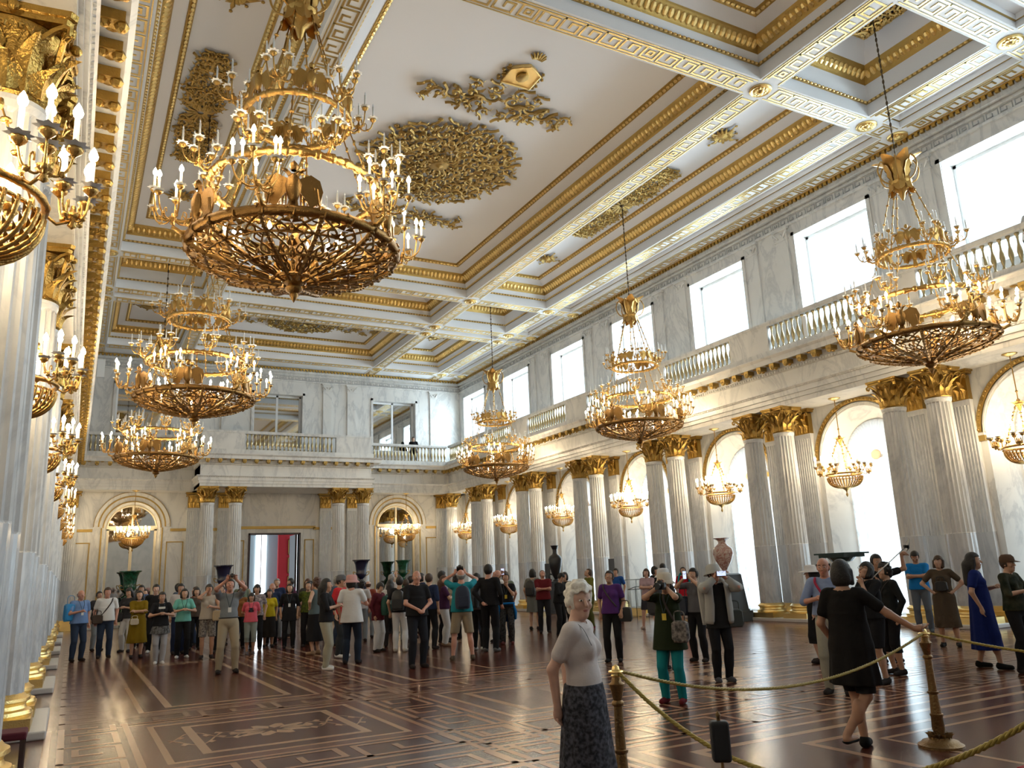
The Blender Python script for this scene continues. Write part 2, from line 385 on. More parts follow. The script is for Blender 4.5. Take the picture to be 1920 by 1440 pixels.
# ------------------------------------------------------------ doorway and the room beyond it
mb = MB(); DK = mat('dark_door_wood', (.035, .015, .02), .35)
for a, b in ((CX-1.30, CX-1.22), (CX+1.22, CX+1.30)): mb.box(a, b, YF-.04, YF+.35, 0, 4.18)
mb.box(CX-1.3, CX+1.3, YF-.04, YF+.35, 4.10, 4.18)
dr = struct('door_1', mb, [DK])
mb = MB(); mb.box(CX-1.22, CX-1.14, YF+.3, YF+1.5, 0, 4.1); lf = mb.build('door_leaf', DK, dr)
mb = MB(); mb.box(CX+1.1, CX+1.2, YF+.3, YF+1.5, 0, 4.1); mb.build('door_leaf', DK, dr)
RED = mat('crimson_wall_cloth', (.52, .02, .03), .6); PALE = mat('pale_blue_wall_paint', (.50, .62, .68), .6)
mb = MB(); yb_ = YF+9
mb.quad((CX-1, yb_, 0), (CX+3.0, yb_, 0), (CX+3.0, yb_, 5), (CX-1, yb_, 5), 1)
mb.quad((CX-1, yb_, 0), (CX+1.25, yb_, 0), (CX+1.25, yb_, 5), (CX-1, yb_, 5), 1)
struct('wall_room_beyond_back', MB().box(CX-1, CX+9, yb_+.02, yb_+.2, 0, 5.5), [PALE])
struct('wall_room_beyond_red', MB().box(CX+2.02, CX+3.05, yb_-.6, yb_-.4, 0, 5.5), [RED])
struct('floor_room_beyond', MB().box(CX-5, CX+9, YF+.35, yb_, -.1, 0), [mat('brown_floor', (.12, .06, .04), .3)])
struct('ceiling_room_beyond', MB().box(CX-5, CX+9, YF+.35, yb_+.2, 5.5, 5.7), [PLAS])
for i, (a, b, yy) in enumerate(((CX+.80, CX+1.42, yb_-.02), (CX+3.09, CX+3.5, yb_-.7))):
    n_w += 1; mb = MB(); mb.box(a, b, yy-.02, yy, .3, 4.6); o = struct('window_%d' % n_w, mb, [SKYL])
    f = MB(); f.box((a+b)/2-.03, (a+b)/2+.03, yy-.06, yy-.02, .3, 4.6); f.build('mullion', WHITEP, o)
for i, z in enumerate((1.2, 2.3, 3.4)):
    p = thing('portrait', 'small dark framed portrait on the crimson wall beyond the doorway, %s of three' % ('lowest', 'middle', 'topmost')[i], 'picture', (CX+2.82, yb_-.62, z), 0, 'portraits beyond the doorway')
    MB().box(-.19, .19, -.02, 0, 0, .85).build('canvas', mat('dark_canvas', (.03, .02, .02), .5), p)
    m_ = MB(); m_.box(-.22, -.17, -.05, 0, -.04, .89); m_.box(.17, .22, -.05, 0, -.04, .89); m_.box(-.22, .22, -.05, 0, -.04, .02); m_.box(-.22, .22, -.05, 0, .83, .89)
    m_.build('frame', GOLDD, p)

# ------------------------------------------------------------ entablature and gallery along every side
ENT = [(1.27, 6.17), (0.0, 6.17), (0.0, 6.31), (-.04, 6.31), (-.04, 6.44), (-.08, 6.44), (-.08, 6.58), (-.15, 6.64), (-.15, 6.68), (0.0, 6.70),
       (0.0, 7.16), (-.06, 7.18), (-.06, 7.25), (-.10, 7.27), (-.10, 7.42), (-.40, 7.42), (-.40, 7.56), (-.47, 7.63), (-.47, 7.66), (-.1, 7.67),
       (-.1, 7.92), (.12, 7.92), (.12, 7.66), (1.27, 7.66)]
FX = .30     # half column abacus: entablature face stands over the shaft
def entablature(place, a, b, prof=ENT, mitre=False):
    mb = MB(); v = []; n = len(prof)
    for t, s_ in ((a, 1), (b, -1)): v += [place(p, t+(s_*min(0, p) if mitre else 0), z) for p, z in prof]
    mb.add(v, [(i, i+1, n+i+1, n+i) for i in range(n-1)]+[tuple(range(n-1, -1, -1)), tuple(range(n, 2*n))])
    L = abs(b-a)
    k = int(L/.52)
    for i in range(k):
        t = a+(b-a)*(i+.5)/k; h = .085
        for (p0, p1, z0, z1, m) in ((-.36, -.10, 7.30, 7.42, 1),):
            c = [place(p, tt, z) for z in (z0, z1) for tt in (t-h, t+h) for p in (p0, p1)]
            mb.add(c, [(0,2,3,1),(4,5,7,6),(0,1,5,4),(2,6,7,3),(0,4,6,2),(1,3,7,5)], m)
            mb.ball(place(-.33, t, 7.29), .075, 6, m, 4); mb.ball(place(-.17, t, 7.30), .06, 6, m, 4)
            mb.ball(place(-.25, t+.22*(1 if b > a else -1), 7.415), (.09, .09, .03), 8, m, 4)
    k = int(L/.10)
    for i in range(k):      # dentils
        t = a+(b-a)*(i+.5)/k
        for (p0, p1, z0, z1) in ((-.09, -.05, 7.185, 7.245), (-.12, -.08, 6.59, 6.63)):
            c = [place(p, tt, z) for z in (z0, z1) for tt in (t-.028, t+.028) for p in (p0, p1)]
            mb.add(c, [(0,2,3,1),(4,5,7,6),(0,1,5,4),(2,6,7,3),(0,4,6,2),(1,3,7,5)], 0)
    return mb
XCOL_R, XCOL_L = 18.50, -.73
XE_R, XE_L = 18.20, 2*CX-18.20
YE = 40.95
trim(entablature(lambda p, t, z: (XE_R+p, t, z), YN, YE+.3), [MAR, GOLDD])
trim(entablature(lambda p, t, z: (XE_L-p, t, z), YN, YE+.3), [MAR, GOLD])
PX0, PX1, PY = 4.85, 13.05, 39.0
E2 = [(p if p < 1 else 1.05, z) for p, z in ENT]
trim(entablature(lambda p, t, z: (t, YE+p, z), XE_L-.4, PX0+.3, E2), [MAR, GOLDD])
trim(entablature(lambda p, t, z: (t, YE+p, z), PX1-.3, XE_R+.4, E2), [MAR, GOLDD])
E3 = [(p if p < 1 else 3.0, z) for p, z in ENT]
trim(entablature(lambda p, t, z: (t, PY+p, z), PX0, PX1, E3, True), [MAR, GOLDD])
mb = MB()   # returns at both ends of the portico
for s, xx in ((-1, PX0), (1, PX1)):
    prof = [(0, 6.17), (0, 6.31), (.04, 6.31), (.04, 6.44), (.08, 6.44), (.08, 6.58), (.15, 6.64), (.15, 6.68), (0, 6.7), (0, 7.16), (.06, 7.18), (.10, 7.42), (.40, 7.42), (.40, 7.56), (.47, 7.63), (.47, 7.66), (.1, 7.67), (.1, 7.92)]
    v = [(xx+s*p, PY-max(0, p), z) for p, z in prof]+[(xx+s*p, YE+.1, z) for p, z in prof]; n = len(prof)
    mb.add(v, [(i, i+1, n+i+1, n+i) for i in range(n-1)])
trim(mb, [MAR])

# ------------------------------------------------------------ balustrades
bal = MB().lathe([(.055, 0), (.055, .04), (.03, .06), (.028, .12), (.045, .2), (.062, .30), (.05, .40), (.026, .50), (.022, .62), (.034, .66), (.03, .69), (.055, .72), (.055, .76)], 8)
BALM = bal.mesh('baluster', [BALG], True)
def balustrade(label, pos, axis, a, b, sp=.20, solids=()):
    """pos: fixed coordinate of its centre line; axis 1 runs along y, 0 along x"""
    t = thing('balustrade', label, 'balustrade', (pos if axis == 1 else (a+b)/2, (a+b)/2 if axis == 1 else pos, 7.92), 0, 'gallery balustrades')
    def bx(m, u0, u1, d, z0, z1):
        if axis == 1: m.box(-d, d, u0, u1, z0, z1)
        else: m.box(u0, u1, -d, d, z0, z1)
    L = (b-a)/2; m = MB(); bx(m, -L, L, .12, .76, .90); bx(m, -L, L, .14, .80, .87); m.build('handrail', MAR, t)
    free = [(-L, L)]
    for s0, s1 in solids:
        m = MB(); bx(m, s0-(a+b)/2, s1-(a+b)/2, .11, 0, .76); m.build('pedestal', MAR, t)
    k = int((b-a)/sp)
    for i in range(k):
        u = -L+(i+.5)*(b-a)/k
        if any(s0-(a+b)/2-.05 < u < s1-(a+b)/2+.05 for s0, s1 in solids): continue
        o = link('baluster', BALM, t, (0, u, 0) if axis == 1 else (u, 0, 0))
    return t
ORD = ['first', 'second', 'third', 'fourth', 'fifth', 'sixth', 'seventh', 'eighth', 'ninth']
for i, yb in enumerate([40, 35, 30, 25, 20, 15, 10, 5]):
    b = min(yb+2.5, YE-.2)
    sol = [(yb-2.5, yb-1.68)]+([(yb+1.68, yb+2.5)] if yb < 40 else [])
    balustrade('gilded balusters on the window side gallery, %s section counted from the far corner' % ORD[i], XE_R+.02, 1, yb-2.5, b, .20, sol)
for i, yb in enumerate([40, 35]):
    balustrade('gilded balusters of the shadowed left gallery, %s section from the far wall' % ORD[i], XE_L-.02, 1, yb-2.5, min(yb+2.5, YE-.2), .20, [(yb-2.5, yb-1.68)])
balustrade('long gilded balustrade over the far doorway portico between marble panels', PY+.05, 0, PX0+.02, PX1-.02, .19, [(PX0, 6.78), (11.2, PX1)])
balustrade('gilded balustrade on the far gallery, right of the projecting portico', YE+.02, 0, PX1+.14, XE_R-.12, .19)
balustrade('gilded balustrade on the far gallery, left of the projecting portico', YE+.02, 0, XE_L+.12, PX0-.14, .19)
for lab, xx in (('left', PX0+.12), ('right', PX1-.12)):
    balustrade('short return balustrade on the %s flank of the far portico' % lab, xx, 1, PY+.2, YE-.12, .19)

# ------------------------------------------------------------ upper wall pilasters, frieze
def upper_pilaster(mb, P, c):
    def bx(u0, u1, z0, z1, d):
        a, b = P(u0, z0, 0), P(u1, z1, -d); x = sorted((a[0], b[0])); y = sorted((a[1], b[1])); mb.box(x[0], x[1], y[0], y[1], z0, z1)
    bx(c-.24, c+.24, ZG, 12.15, .06); bx(c-.27, c+.27, 11.75, 11.80, .08); bx(c-.31, c+.31, 12.10, 12.17, .12)
    for s in (-1, 1):
        mb.tube([P(c+s*.10, 11.85, -.08), P(c+s*.18, 11.95, -.1), P(c+s*.26, 12.04, -.13), P(c+s*.29, 11.98, -.13), P(c+s*.25, 11.95, -.13)], .025, 5)
    mb.ball(P(c, 11.95, -.08), .05, 6)
for side in (1, -1):
    X0 = XR if side == 1 else XL; P = lambda u, z, d: (X0+side*d, u, z); mb = MB()
    for k in range(8):
        for s in (-.66, .66): upper_pilaster(mb, P, 2.5+5*k+s)
    x = sorted((X0, X0-side*.08)); mb.box(x[0], x[1], YN, YF, 12.17, 12.24); mb.box(x[0], x[1], YN, YF, 12.48, 12.52)
    x = sorted((X0, X0-side*.16)); mb.box(x[0], x[1], YN, YF, 12.62, 12.70); mb.box(x[0], x[1], YN, YF, 12.70, 12.90)
    for yb in BAYS:    # window surrounds
        x = sorted((X0, X0-side*.04))
        for a, b, c_, d in ((yb-1.46, yb-1.34, 8.6, 11.9), (yb+1.34, yb+1.46, 8.6, 11.9), (yb-1.46, yb+1.46, 11.79, 11.9)): mb.box(x[0], x[1], a, b, c_, d)
    trim(mb, [MAR])
P = lambda u, z, d: (u, YF+d, z); mb = MB()
for c in (5.0, 6.35, 11.55, 12.9, 17.8, .1): upper_pilaster(mb, P, c)
mb.box(XL, XR, YF-.08, YF, 12.17, 12.24); mb.box(XL, XR, YF-.08, YF, 12.48, 12.52); mb.box(XL, XR, YF-.16, YF, 12.62, 12.90)
for c, r in FWIN:
    for a, b, z0, z1 in ((c-r-.13, c-r-.01, 8.6, 11.55), (c+r+.01, c+r+.13, 8.6, 11.55), (c-r-.13, c+r+.13, 11.43, 11.55)): mb.box(a, b, YF-.04, YF, z0, z1)
trim(mb, [MAR])
def meander(mb, P, a, b, z0, h, per=None, m=0, d=.012, t=None):
    """Greek key of raised fillets between u = a and b"""
    g = h/4.; per = per or 5*g; k = max(1, round((b-a)/per)); per = (b-a)/k; t = t or g*.42; gx = per/5.
    for i in range(k):
        u = a+i*per
        S_ = [((0, 0), (0, 4)), ((0, 4), (4, 4)), ((4, 4), (4, 1)), ((4, 1), (2, 1)), ((2, 1), (2, 2.6)), ((0, 0), (5, 0)), ]
        if i % 6 == 5: S_ = [((.5, 0), (.5, 4)), ((.5, 4), (4, 4)), ((4, 4), (4, 0)), ((1.6, 1.3), (2.9, 1.3)), ((1.6, 2.7), (2.9, 2.7)), ((1.6, 1.3), (1.6, 2.7)), ((2.9, 1.3), (2.9, 2.7)), ((0, 0), (5, 0))]
        for si, ((x0, y0), (x1, y1)) in enumerate(S_):
            d_ = d+.0006*si
            xa, xb = min(x0, x1)*gx-t/2, max(x0, x1)*gx+t/2; ya, yb = min(y0, y1)*g-t/2, max(y0, y1)*g+t/2
            V = [P(u+xx, z0+zz, dd) for dd in (0, -d_) for (xx, zz) in ((xa, ya), (xb, ya), (xb, yb), (xa, yb))]
            mb.add(V, [(4, 5, 6, 7), (0, 1, 5, 4), (1, 2, 6, 5), (2, 3, 7, 6), (3, 0, 4, 7)], m)
mb = MB(); meander(mb, lambda u, z, d: (XR+d, u, z), 0, YF, 12.27, .18, .36, 0, .02)
meander(mb, lambda u, z, d: (u, YF+d, z), XL, XR, 12.27, .18, .36, 0, .02)
trim(mb, [mat('grey_relief_marble', (.45, .46, .46), .5)])
# marble panels between the wall pilasters of the window side (low relief)
# ------------------------------------------------------------ ceiling
LX = [CX-9.95, .31, 4.10, CX+4.94, CX+8.78, CX+10.04]
LY = [.15, 7.15, 8.28, 12.09, 28.59, 32.40, 33.53, 40.53]
HW = .33
cel = MB()
def soffit(x0, x1, y0, y1): cel.quad((x0, y0, ZB), (x0, y1, ZB), (x1, y1, ZB), (x1, y0, ZB), 0)
for x in LX: soffit(x-HW, x+HW, YN, YF)
xs = [XL]+LX+[XR]; ys = [YN]+LY+[YF]
for i in range(len(xs)-1):
    a = xs[i]+(HW if i else 0); b = xs[i+1]-(HW if i < len(xs)-2 else 0)
    for y in LY: soffit(a, b, y-HW, y+HW)
    for j in range(len(ys)-1):
        c = ys[j]+(HW if j else 0); d = ys[j+1]-(HW if j < len(ys)-2 else 0)
        wx, wy = b-a, d-c
        edge = i in (0, len(xs)-2) or j in (0, len(ys)-2)
        def ring(s0, z0, s1, z1, m):
            q0 = [(a+s0, c+s0), (b-s0, c+s0), (b-s0, d-s0), (a+s0, d-s0)]; q1 = [(a+s1, c+s1), (b-s1, c+s1), (b-s1, d-s1), (a+s1, d-s1)]
            for k in range(4):
                l = (k+1) % 4; cel.quad((*q0[k], z0), (*q0[l], z0), (*q1[l], z1), (*q1[k], z1), m)
        def lid(s, z, m): cel.quad((a+s, c+s, z), (a+s, d-s, z), (b-s, d-s, z), (b-s, c+s, z), m)
        if edge: lid(0, ZB+.02, 0); ring(0, ZB, 0, ZB+.02, 0); continue
        if min(wx, wy) < 1.4:
            ring(0, ZB, 0, ZB+.16, 0); ring(0, ZB+.16, .05, ZB+.16, 2); ring(.05, ZB+.16, .05, ZB+.30, 0); lid(.05, ZB+.30, 1); continue
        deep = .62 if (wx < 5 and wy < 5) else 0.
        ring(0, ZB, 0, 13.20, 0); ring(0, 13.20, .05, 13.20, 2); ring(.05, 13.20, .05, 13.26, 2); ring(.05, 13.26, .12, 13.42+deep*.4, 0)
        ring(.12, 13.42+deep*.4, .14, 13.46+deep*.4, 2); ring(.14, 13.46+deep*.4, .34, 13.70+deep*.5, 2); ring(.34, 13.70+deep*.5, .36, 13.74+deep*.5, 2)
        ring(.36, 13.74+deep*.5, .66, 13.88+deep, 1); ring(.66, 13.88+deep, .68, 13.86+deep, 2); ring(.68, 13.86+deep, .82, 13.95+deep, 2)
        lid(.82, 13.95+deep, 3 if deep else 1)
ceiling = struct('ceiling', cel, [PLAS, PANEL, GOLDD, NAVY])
# beads, eggs and keys on the coffers: one trim per coffer
egg = MB().ball((0, 0, 0), (.070, .062, .125), 6, 0, 4); lfm = MB().ball((0, 0, 0), (.022, .02, .085), 4, 0, 2)
eV = np.concatenate(egg.v); lV = np.concatenate(lfm.v)
bead = MB().ball((0, 0, 0), (.05, .034, .034), 6, 0, 3); bV = np.concatenate(bead.v)
def bead_ring(mb, a, b, c, d, s, z, tpl, tf, sp, tilt):
    A = [(a+s, c+s, 1, 0), (b-s, c+s, 0, 1), (b-s, d-s, -1, 0), (a+s, d-s, 0, -1)]
    for k in range(4):
        x0, y0, dx, dy = A[k]; L = (b-a-2*s) if dx else (d-c-2*s); n = max(1, int(L/sp))
        ang = math.atan2(dy, dx); R = rotz(ang)@rotx(tilt)
        V = tpl@R.T
        for i in range(n):
            t = L*(i+.5)/n; mb.add(V+np.array([x0+dx*t, y0+dy*t, z]), tf)
for i in range(1, len(xs)-2):
    a = xs[i]+HW; b = xs[i+1]-HW
    for j in range(1, len(ys)-2):
        c = ys[j]+HW; d = ys[j+1]-HW
        if min(b-a, d-c) < 1.4: continue
        if d < 5: continue
        deep = .62 if (b-a < 5 and d-c < 5) else 0.
        mb = MB()
        bead_ring(mb, a, b, c, d, .235, 13.575+deep*.45, eV, egg.f, .165, -.69)
        bead_ring(mb, a, b, c, d, .07, 13.215, bV, bead.f, .13, 0)
        bead_ring(mb, a, b, c, d, .75, 13.885+deep, bV*1.35, bead.f, .15, -.9)
        trim(mb, [GOLDB])
# Greek key bands on the beam soffits, rosettes at the crossings
def PZX(x0): return lambda u, z, d: (x0+z, u, ZB+d)
def PZY(y0): return lambda u, z, d: (u, y0+z, ZB+d)
for k, x in enumerate(LX):
    mb = MB()
    for j in range(len(ys)-1):
        c = ys[j]+(HW if j else .1); d = ys[j+1]-(HW if j < len(ys)-2 else .1)
        if d < 3 or d-c < .3: continue
        meander(mb, PZX(x), c+.12, d-.12, -.18, .36, .52, t=.048)
        for s in (-.255, .255): mb.box(x+s-.012, x+s+.012, c, d, ZB-.012, ZB)
    trim(mb, [GOLDB])
for k, y in enumerate(LY):
    if y < 7: continue
    mb = MB()
    for j in range(len(xs)-1):
        c = xs[j]+(HW if j else .1); d = xs[j+1]-(HW if j < len(xs)-2 else .1)
        if d-c < .3: continue
        meander(mb, PZY(y), c+.12, d-.12, -.18, .36, .52, t=.048)
        for s in (-.255, .255): mb.box(c, d, y+s-.012, y+s+.012, ZB-.012, ZB)
    trim(mb, [GOLDB])
ros = MB().lathe([(.27, 0), (.27, -.03), (.24, -.05), (.20, -.035), (.17, -.035), (.10, -.05), (.07, -.09), (.03, -.11), (.001, -.115)], 16, cap=False)
for q in range(10): ros.ball((.13*math.cos(q*PI/5), .13*math.sin(q*PI/5), -.045), (.05, .05, .025), 6, 0, 4)
ROSM = ros.mesh('ceiling_rosette', [GOLDB], 40)
xname = ['far left edge', 'left outer', 'left inner', 'right inner', 'right outer', 'window edge']
yname = ['', 'first near', 'second near', 'third near', 'third far', 'second far', 'far', 'end']
for i, x in enumerate(LX):
    for j, y in enumerate(LY):
        if j < 1: continue
        o = link('ceiling_rosette', ROSM, None, (x, y, ZB))
        tag(o, 'gilded round rosette where the %s ceiling beam meets the %s cross beam' % (xname[i], yname[j]), 'rosette', 'beam crossing rosettes')
# gilded teeth and cornice between ceiling and walls
mb = MB()
for side in (1, -1):
    X0 = XR if side == 1 else XL
    x = sorted((X0-side*.16, X0-side*.22)); mb.box(x[0], x[1], YN, YF, 12.83, 12.87, 0)
    n = int((YF-3)/.17)
    for i in range(n):
        y = 3+i*.17; x = sorted((X0-side*.16, X0-side*.24)); mb.box(x[0], x[1], y, y+.10, 12.74, 12.83, 0)
n = int((XR-XL)/.17)
mb.box(XL, XR, YF-.22, YF-.16, 12.83, 12.87, 0)
for i in range(n): mb.box(XL+i*.17, XL+i*.17+.1, YF-.24, YF-.16, 12.74, 12.83, 0)
trim(mb, [GOLD])
# upper soffit of the side arcades
struct('ceiling_gallery_soffit', MB().box(XE_R+.06, XR, YN, YF, 6.18, 6.30).box(XL, XE_L-.06, YN, YF, 6.18, 6.30).box(XL, XR, YE+.06, YF, 6.18, 6.30), [COVE])
# ------------------------------------------------------------ columns
def leaf(w, h, out, curl, base_r, z0, ang, mb, m=0, n=7, rib=True):
    """acanthus leaf standing against a bell: strip of quads curling outward at the top"""
    V = []; F = []
    for i in range(n+1):
        t = i/n; wd = w*(.75+.55*math.sin(PI*min(1, t*1.05)))*(1-.55*max(0, t-.7)/.3)
        z = z0+h*t-(curl*max(0, t-.75)*2.2); r = base_r+out*t**3*1.0+.01
        for q in (-1, -.45, 0, .45, 1): V.append((r-.034*abs(q)+(.020 if q == 0 else 0)+(.008 if abs(q) == 1 and i % 2 else 0), q*wd*.5*(1 if i % 2 == 0 or abs(q) < 1 else .82), z))
    for i in range(n):
        for j in range(4): F.append((i*5+j, i*5+j+1, i*5+j+6, i*5+j+5))
    V = np.array(V)@rotz(ang).T; mb.add(V, F, m)
def capital_mesh(square=False):
    mb = MB(); H = .75
    if not square:
        mb.lathe([(.30, 0), (.32, .03), (.29, .06), (.255, .3), (.28, .48), (.36, .60), (.37, .64)], 20)
    for row, (w_, h, out, z, r0, k, off) in enumerate(((.17, .27, .16, .04, .295, 8, 0), (.17, .47, .22, .04, .285, 8, PI/8))):
        for q in range(k): leaf(w_, h, out, .06, r0, z, off+q*2*PI/k, mb)
    for q in range(4):       # corner volutes
        a = PI/4+q*PI/2
        for s in (-1, 1):
            sp = [(.30, s*.13, .34), (.36, s*.10, .50), (.45, s*.05, .60), (.53, s*.02, .635), (.575, s*.015, .60), (.57, s*.012, .55), (.53, s*.01, .53), (.51, s*.01, .56), (.53, s*.01, .585)]
            mb.tube(np.array(sp)@rotz(a).T, np.linspace(.028, .022, 9), 5)
        b = q*PI/2
        for s in (-1, 1):
            sp = [(.30, s*.16, .36), (.35, s*.15, .50), (.385, s*.09, .58), (.39, s*.05, .56), (.385, s*.06, .53)]
            mb.tube(np.array(sp)@rotz(b).T, .018, 5)
        mb.ball((.43*math.cos(b), .43*math.sin(b), .69), (.05, .05, .05), 7)
        for c_ in (b-.35, b+.35): leaf(.10, .22, .12, .05, .30, .36, c_, mb, n=5)
    # abacus with concave sides
    out = []
    for q in range(4):
        a = PI/4+q*PI/2; c = np.array([math.cos(a), math.sin(a)]); p = np.array([-math.sin(a), math.cos(a)])
        out += [c*.585-p*.035, c*.585+p*.035]
        for t in (.25, .5, .75):
            ang = a+t*PI/2; r = .585+(.40-.585)*math.sin(PI*t)**.8
            out.append(np.array([math.cos(ang), math.sin(ang)])*r)
    n = len(out)
    V = [(x, y, z) for z, s in ((.645, .93), (.69, .95), (.70, 1.), (.75, 1.02)) for x, y in (o*s for o in out)]
    F = [(l*n+i, l*n+(i+1) % n, (l+1)*n+(i+1) % n, (l+1)*n+i) for l in range(3) for i in range(n)]
    F += [tuple(range(n-1, -1, -1)), tuple(range(3*n, 4*n))]
    mb.add(V, F); return mb
CAPM = capital_mesh().mesh('column_capital', [GOLD], 50)
def shaft_mesh(r0, r1, z0, z1, flutes=20):
    mb = MB(); n = flutes*4
    zs = [z0, 2.15, 2.17]+list(np.linspace(2.3, z1-.16, 6))+[z1-.13, z1-.10, z1-.04, z1]
    V = []; mats = []
    for k, z in enumerate(zs):
        t = (z-z0)/(z1-z0); R = r0+(r1-r0)*(t**1.6)
        low = k <= 1; top = k >= len(zs)-4
        for i in range(n):
            q = i % 4; d = (0 if q == 0 else (.010 if low else .036) if q == 2 else (.006 if low else .026))
            if k >= len(zs)-3: d = 0
            rr = R-d+(.02 if z >= z1-.041 else 0); a = 2*PI*i/n; V.append((rr*math.cos(a), rr*math.sin(a), z))
    F = []
    for k in range(len(zs)-1):
        for i in range(n): F.append((k*n+i, k*n+(i+1) % n, (k+1)*n+(i+1) % n, (k+1)*n+i)); mats.append(1 if k < 1 else 0)
    F.append(tuple(range((len(zs)-1)*n, len(zs)*n))); mats.append(0)
    mb.add(V, F, mats); return mb
SHM = shaft_mesh(.325, .285, .50, 5.42).mesh('column_shaft', [MARC, MARL], False)
BSM = MB().box(-.43, .43, -.43, .43, 0.10, .24).lathe([(.42, .24), (.435, .27), (.42, .31), (.37, .33), (.355, .37), (.37, .40), (.40, .415), (.395, .45), (.36, .47), (.335, .50), (.30, .51)], 28).mesh('column_base', [GOLDB], 40)
side_names = {}
def column(x, y, label, group):
    t = thing('column', label, 'column', (x, y, 0), 0, group)
    link('base', BSM, t); link('shaft', SHM, t); link('capital', CAPM, t, (0, 0, 5.42)); return t
PLM = mat('grey_plinth_marble', (.62, .60, .58), .35)
def plinth(x0, x1, y0, y1, label):
    m = MB(); m.box(x0, x1, y0, y1, 0, .10); o = m.build('plinth', [PLM]); tag(o, label, 'plinth', 'low marble plinths under the columns')
    bev = o.modifiers.new('bevel', 'BEVEL'); bev.width = .02; bev.segments = 2
PAIRS = [2.5+5*k for k in range(8)]
pn = {37.5: 'first', 32.5: 'second', 27.5: 'third', 22.5: 'fourth', 17.5: 'fifth', 12.5: 'sixth', 7.5: 'seventh', 2.5: 'eighth'}
for X_, sd, g in ((XCOL_R, 'window', 'window side columns'), (XCOL_L, 'left', 'left side columns')):
    for yc in PAIRS:
        if X_ > 5 and yc < 7: continue
        for s, nm in ((.62, 'farther'), (-.62, 'nearer')):
            column(X_, yc+s, 'white fluted marble column with gilded capital, %s of the %s %s side pair from the far wall' % (nm, pn[yc], sd), g)
        plinth(X_-.50, X_+(.50 if X_ > 5 else .60), yc-1.12, yc+1.12, 'grey marble plinth slab under the %s %s side pair of columns from the far wall' % (pn[yc], sd))
    column(X_, 41.3, 'single white marble column standing in the far %s corner under the gallery' % sd, g)
for x, nm in ((5.28, 'outermost left'), (6.52, 'inner left'), (11.45, 'inner right'), (12.72, 'outermost right')):
    column(x, 39.35, '%s white column of the far doorway portico' % nm, 'portico columns')
for a, b, nm in ((4.75, 7.05, 'left'), (10.9, 13.25, 'right')): plinth(a, b, 38.85, 39.85, 'marble plinth slab under the %s pair of portico columns' % nm)
# pilasters against the walls
pil = MB(); n = 7; W = .29
V = []; F = []
us = []
for i in range(n):
    u = -W+2*W*(i+.0)/n; g = 2*W/n
    us += [(u, 0), (u+g*.12, 0), (u+g*.3, .022), (u+g*.7, .022), (u+g*.88, 0)]
us.append((W, 0))
for z in (2.17, 5.28):
    for u, d in us: V.append((-.16+d, u, z))
m = len(us); F = [(i, i+1, m+i+1, m+i) for i in range(m-1)]
pil.add(V, F, 0)
pil.box(-.16, 0, -W, W, .45, 2.17, 1); pil.box(-.165, 0, -W, W, 5.28, 5.42, 0)
for s in (-W, W): pil.quad((-.16, s, 2.17), (0, s, 2.17), (0, s, 5.28), (-.16, s, 5.28), 0)
PSM = pil.mesh('pilaster_shaft', [MARC, MARL])
pc = MB(); pc.box(-.17, 0, -.28, .28, 0, .62)
for row, (w_, h, z, k) in enumerate(((.17, .27, .03, 3), (.19, .46, .03, 2))):
    for q in range(k):
        l = MB(); leaf(w_, h, .10, .06, .165, z, PI, l); l.xf(None, (0, (-.18+.18*q) if k == 3 else (-.11+.22*q), 0)); pc.merge(l)
for s in (-1, 1):
    pc.tube([(-.18, s*.12, .36), (-.22, s*.2, .52), (-.28, s*.30, .60), (-.31, s*.36, .60), (-.31, s*.37, .54), (-.29, s*.33, .53)], .026, 5)
    pc.tube([(-.18, s*.10, .36), (-.20, s*.08, .5), (-.22, s*.03, .57)], .02, 5)
pc.box(-.26, 0, -.36, .36, .645, .70); pc.box(-.29, 0, -.40, .40, .70, .75)
PCM = pc.mesh('pilaster_capital', [GOLD], 50)
pbm = MB(); pbm.box(-.26, 0, -.40, .40, 0, .24).box(-.23, 0, -.36, .36, .24, .33).box(-.19, 0, -.32, .32, .36, .45).box(-.17, 0, -.29, .29, .33, .36)
PBM = pbm.mesh('pilaster_base', [GOLDB])
def pilaster(x, y, rz, label, group):
    t = thing('pilaster', label, 'pilaster', (x, y, 0), rz, group)
    link('base', PBM, t); link('shaft', PSM, t); link('capital', PCM, t, (0, 0, 5.42)); return t
for yc in PAIRS:
    if yc < 7: continue
    for s, nm in ((.62, 'farther'), (-.62, 'nearer')):
        pilaster(XR, yc+s, 0, 'flat fluted pilaster on the window wall, %s of the %s pair from the far wall' % (nm, pn[yc]), 'window wall pilasters')
        if yc > 9: pilaster(XL, yc+s, PI, 'flat fluted pilaster on the left wall, %s of the %s pair from the far wall' % (nm, pn[yc]), 'left wall pilasters')
for x, nm in ((5.0, 'leftmost'), (6.42, 'second from left'), (11.5, 'third from left'), (12.95, 'rightmost')):
    pilaster(x, YF, PI/2, 'flat pilaster on the far wall behind the portico, %s of the four' % nm, 'portico wall pilasters')
for x, nm in ((18.1, 'right'), (-.25, 'left')):
    pilaster(x, YF, PI/2, 'flat pilaster on the far wall by the %s corner column' % nm, 'portico wall pilasters')

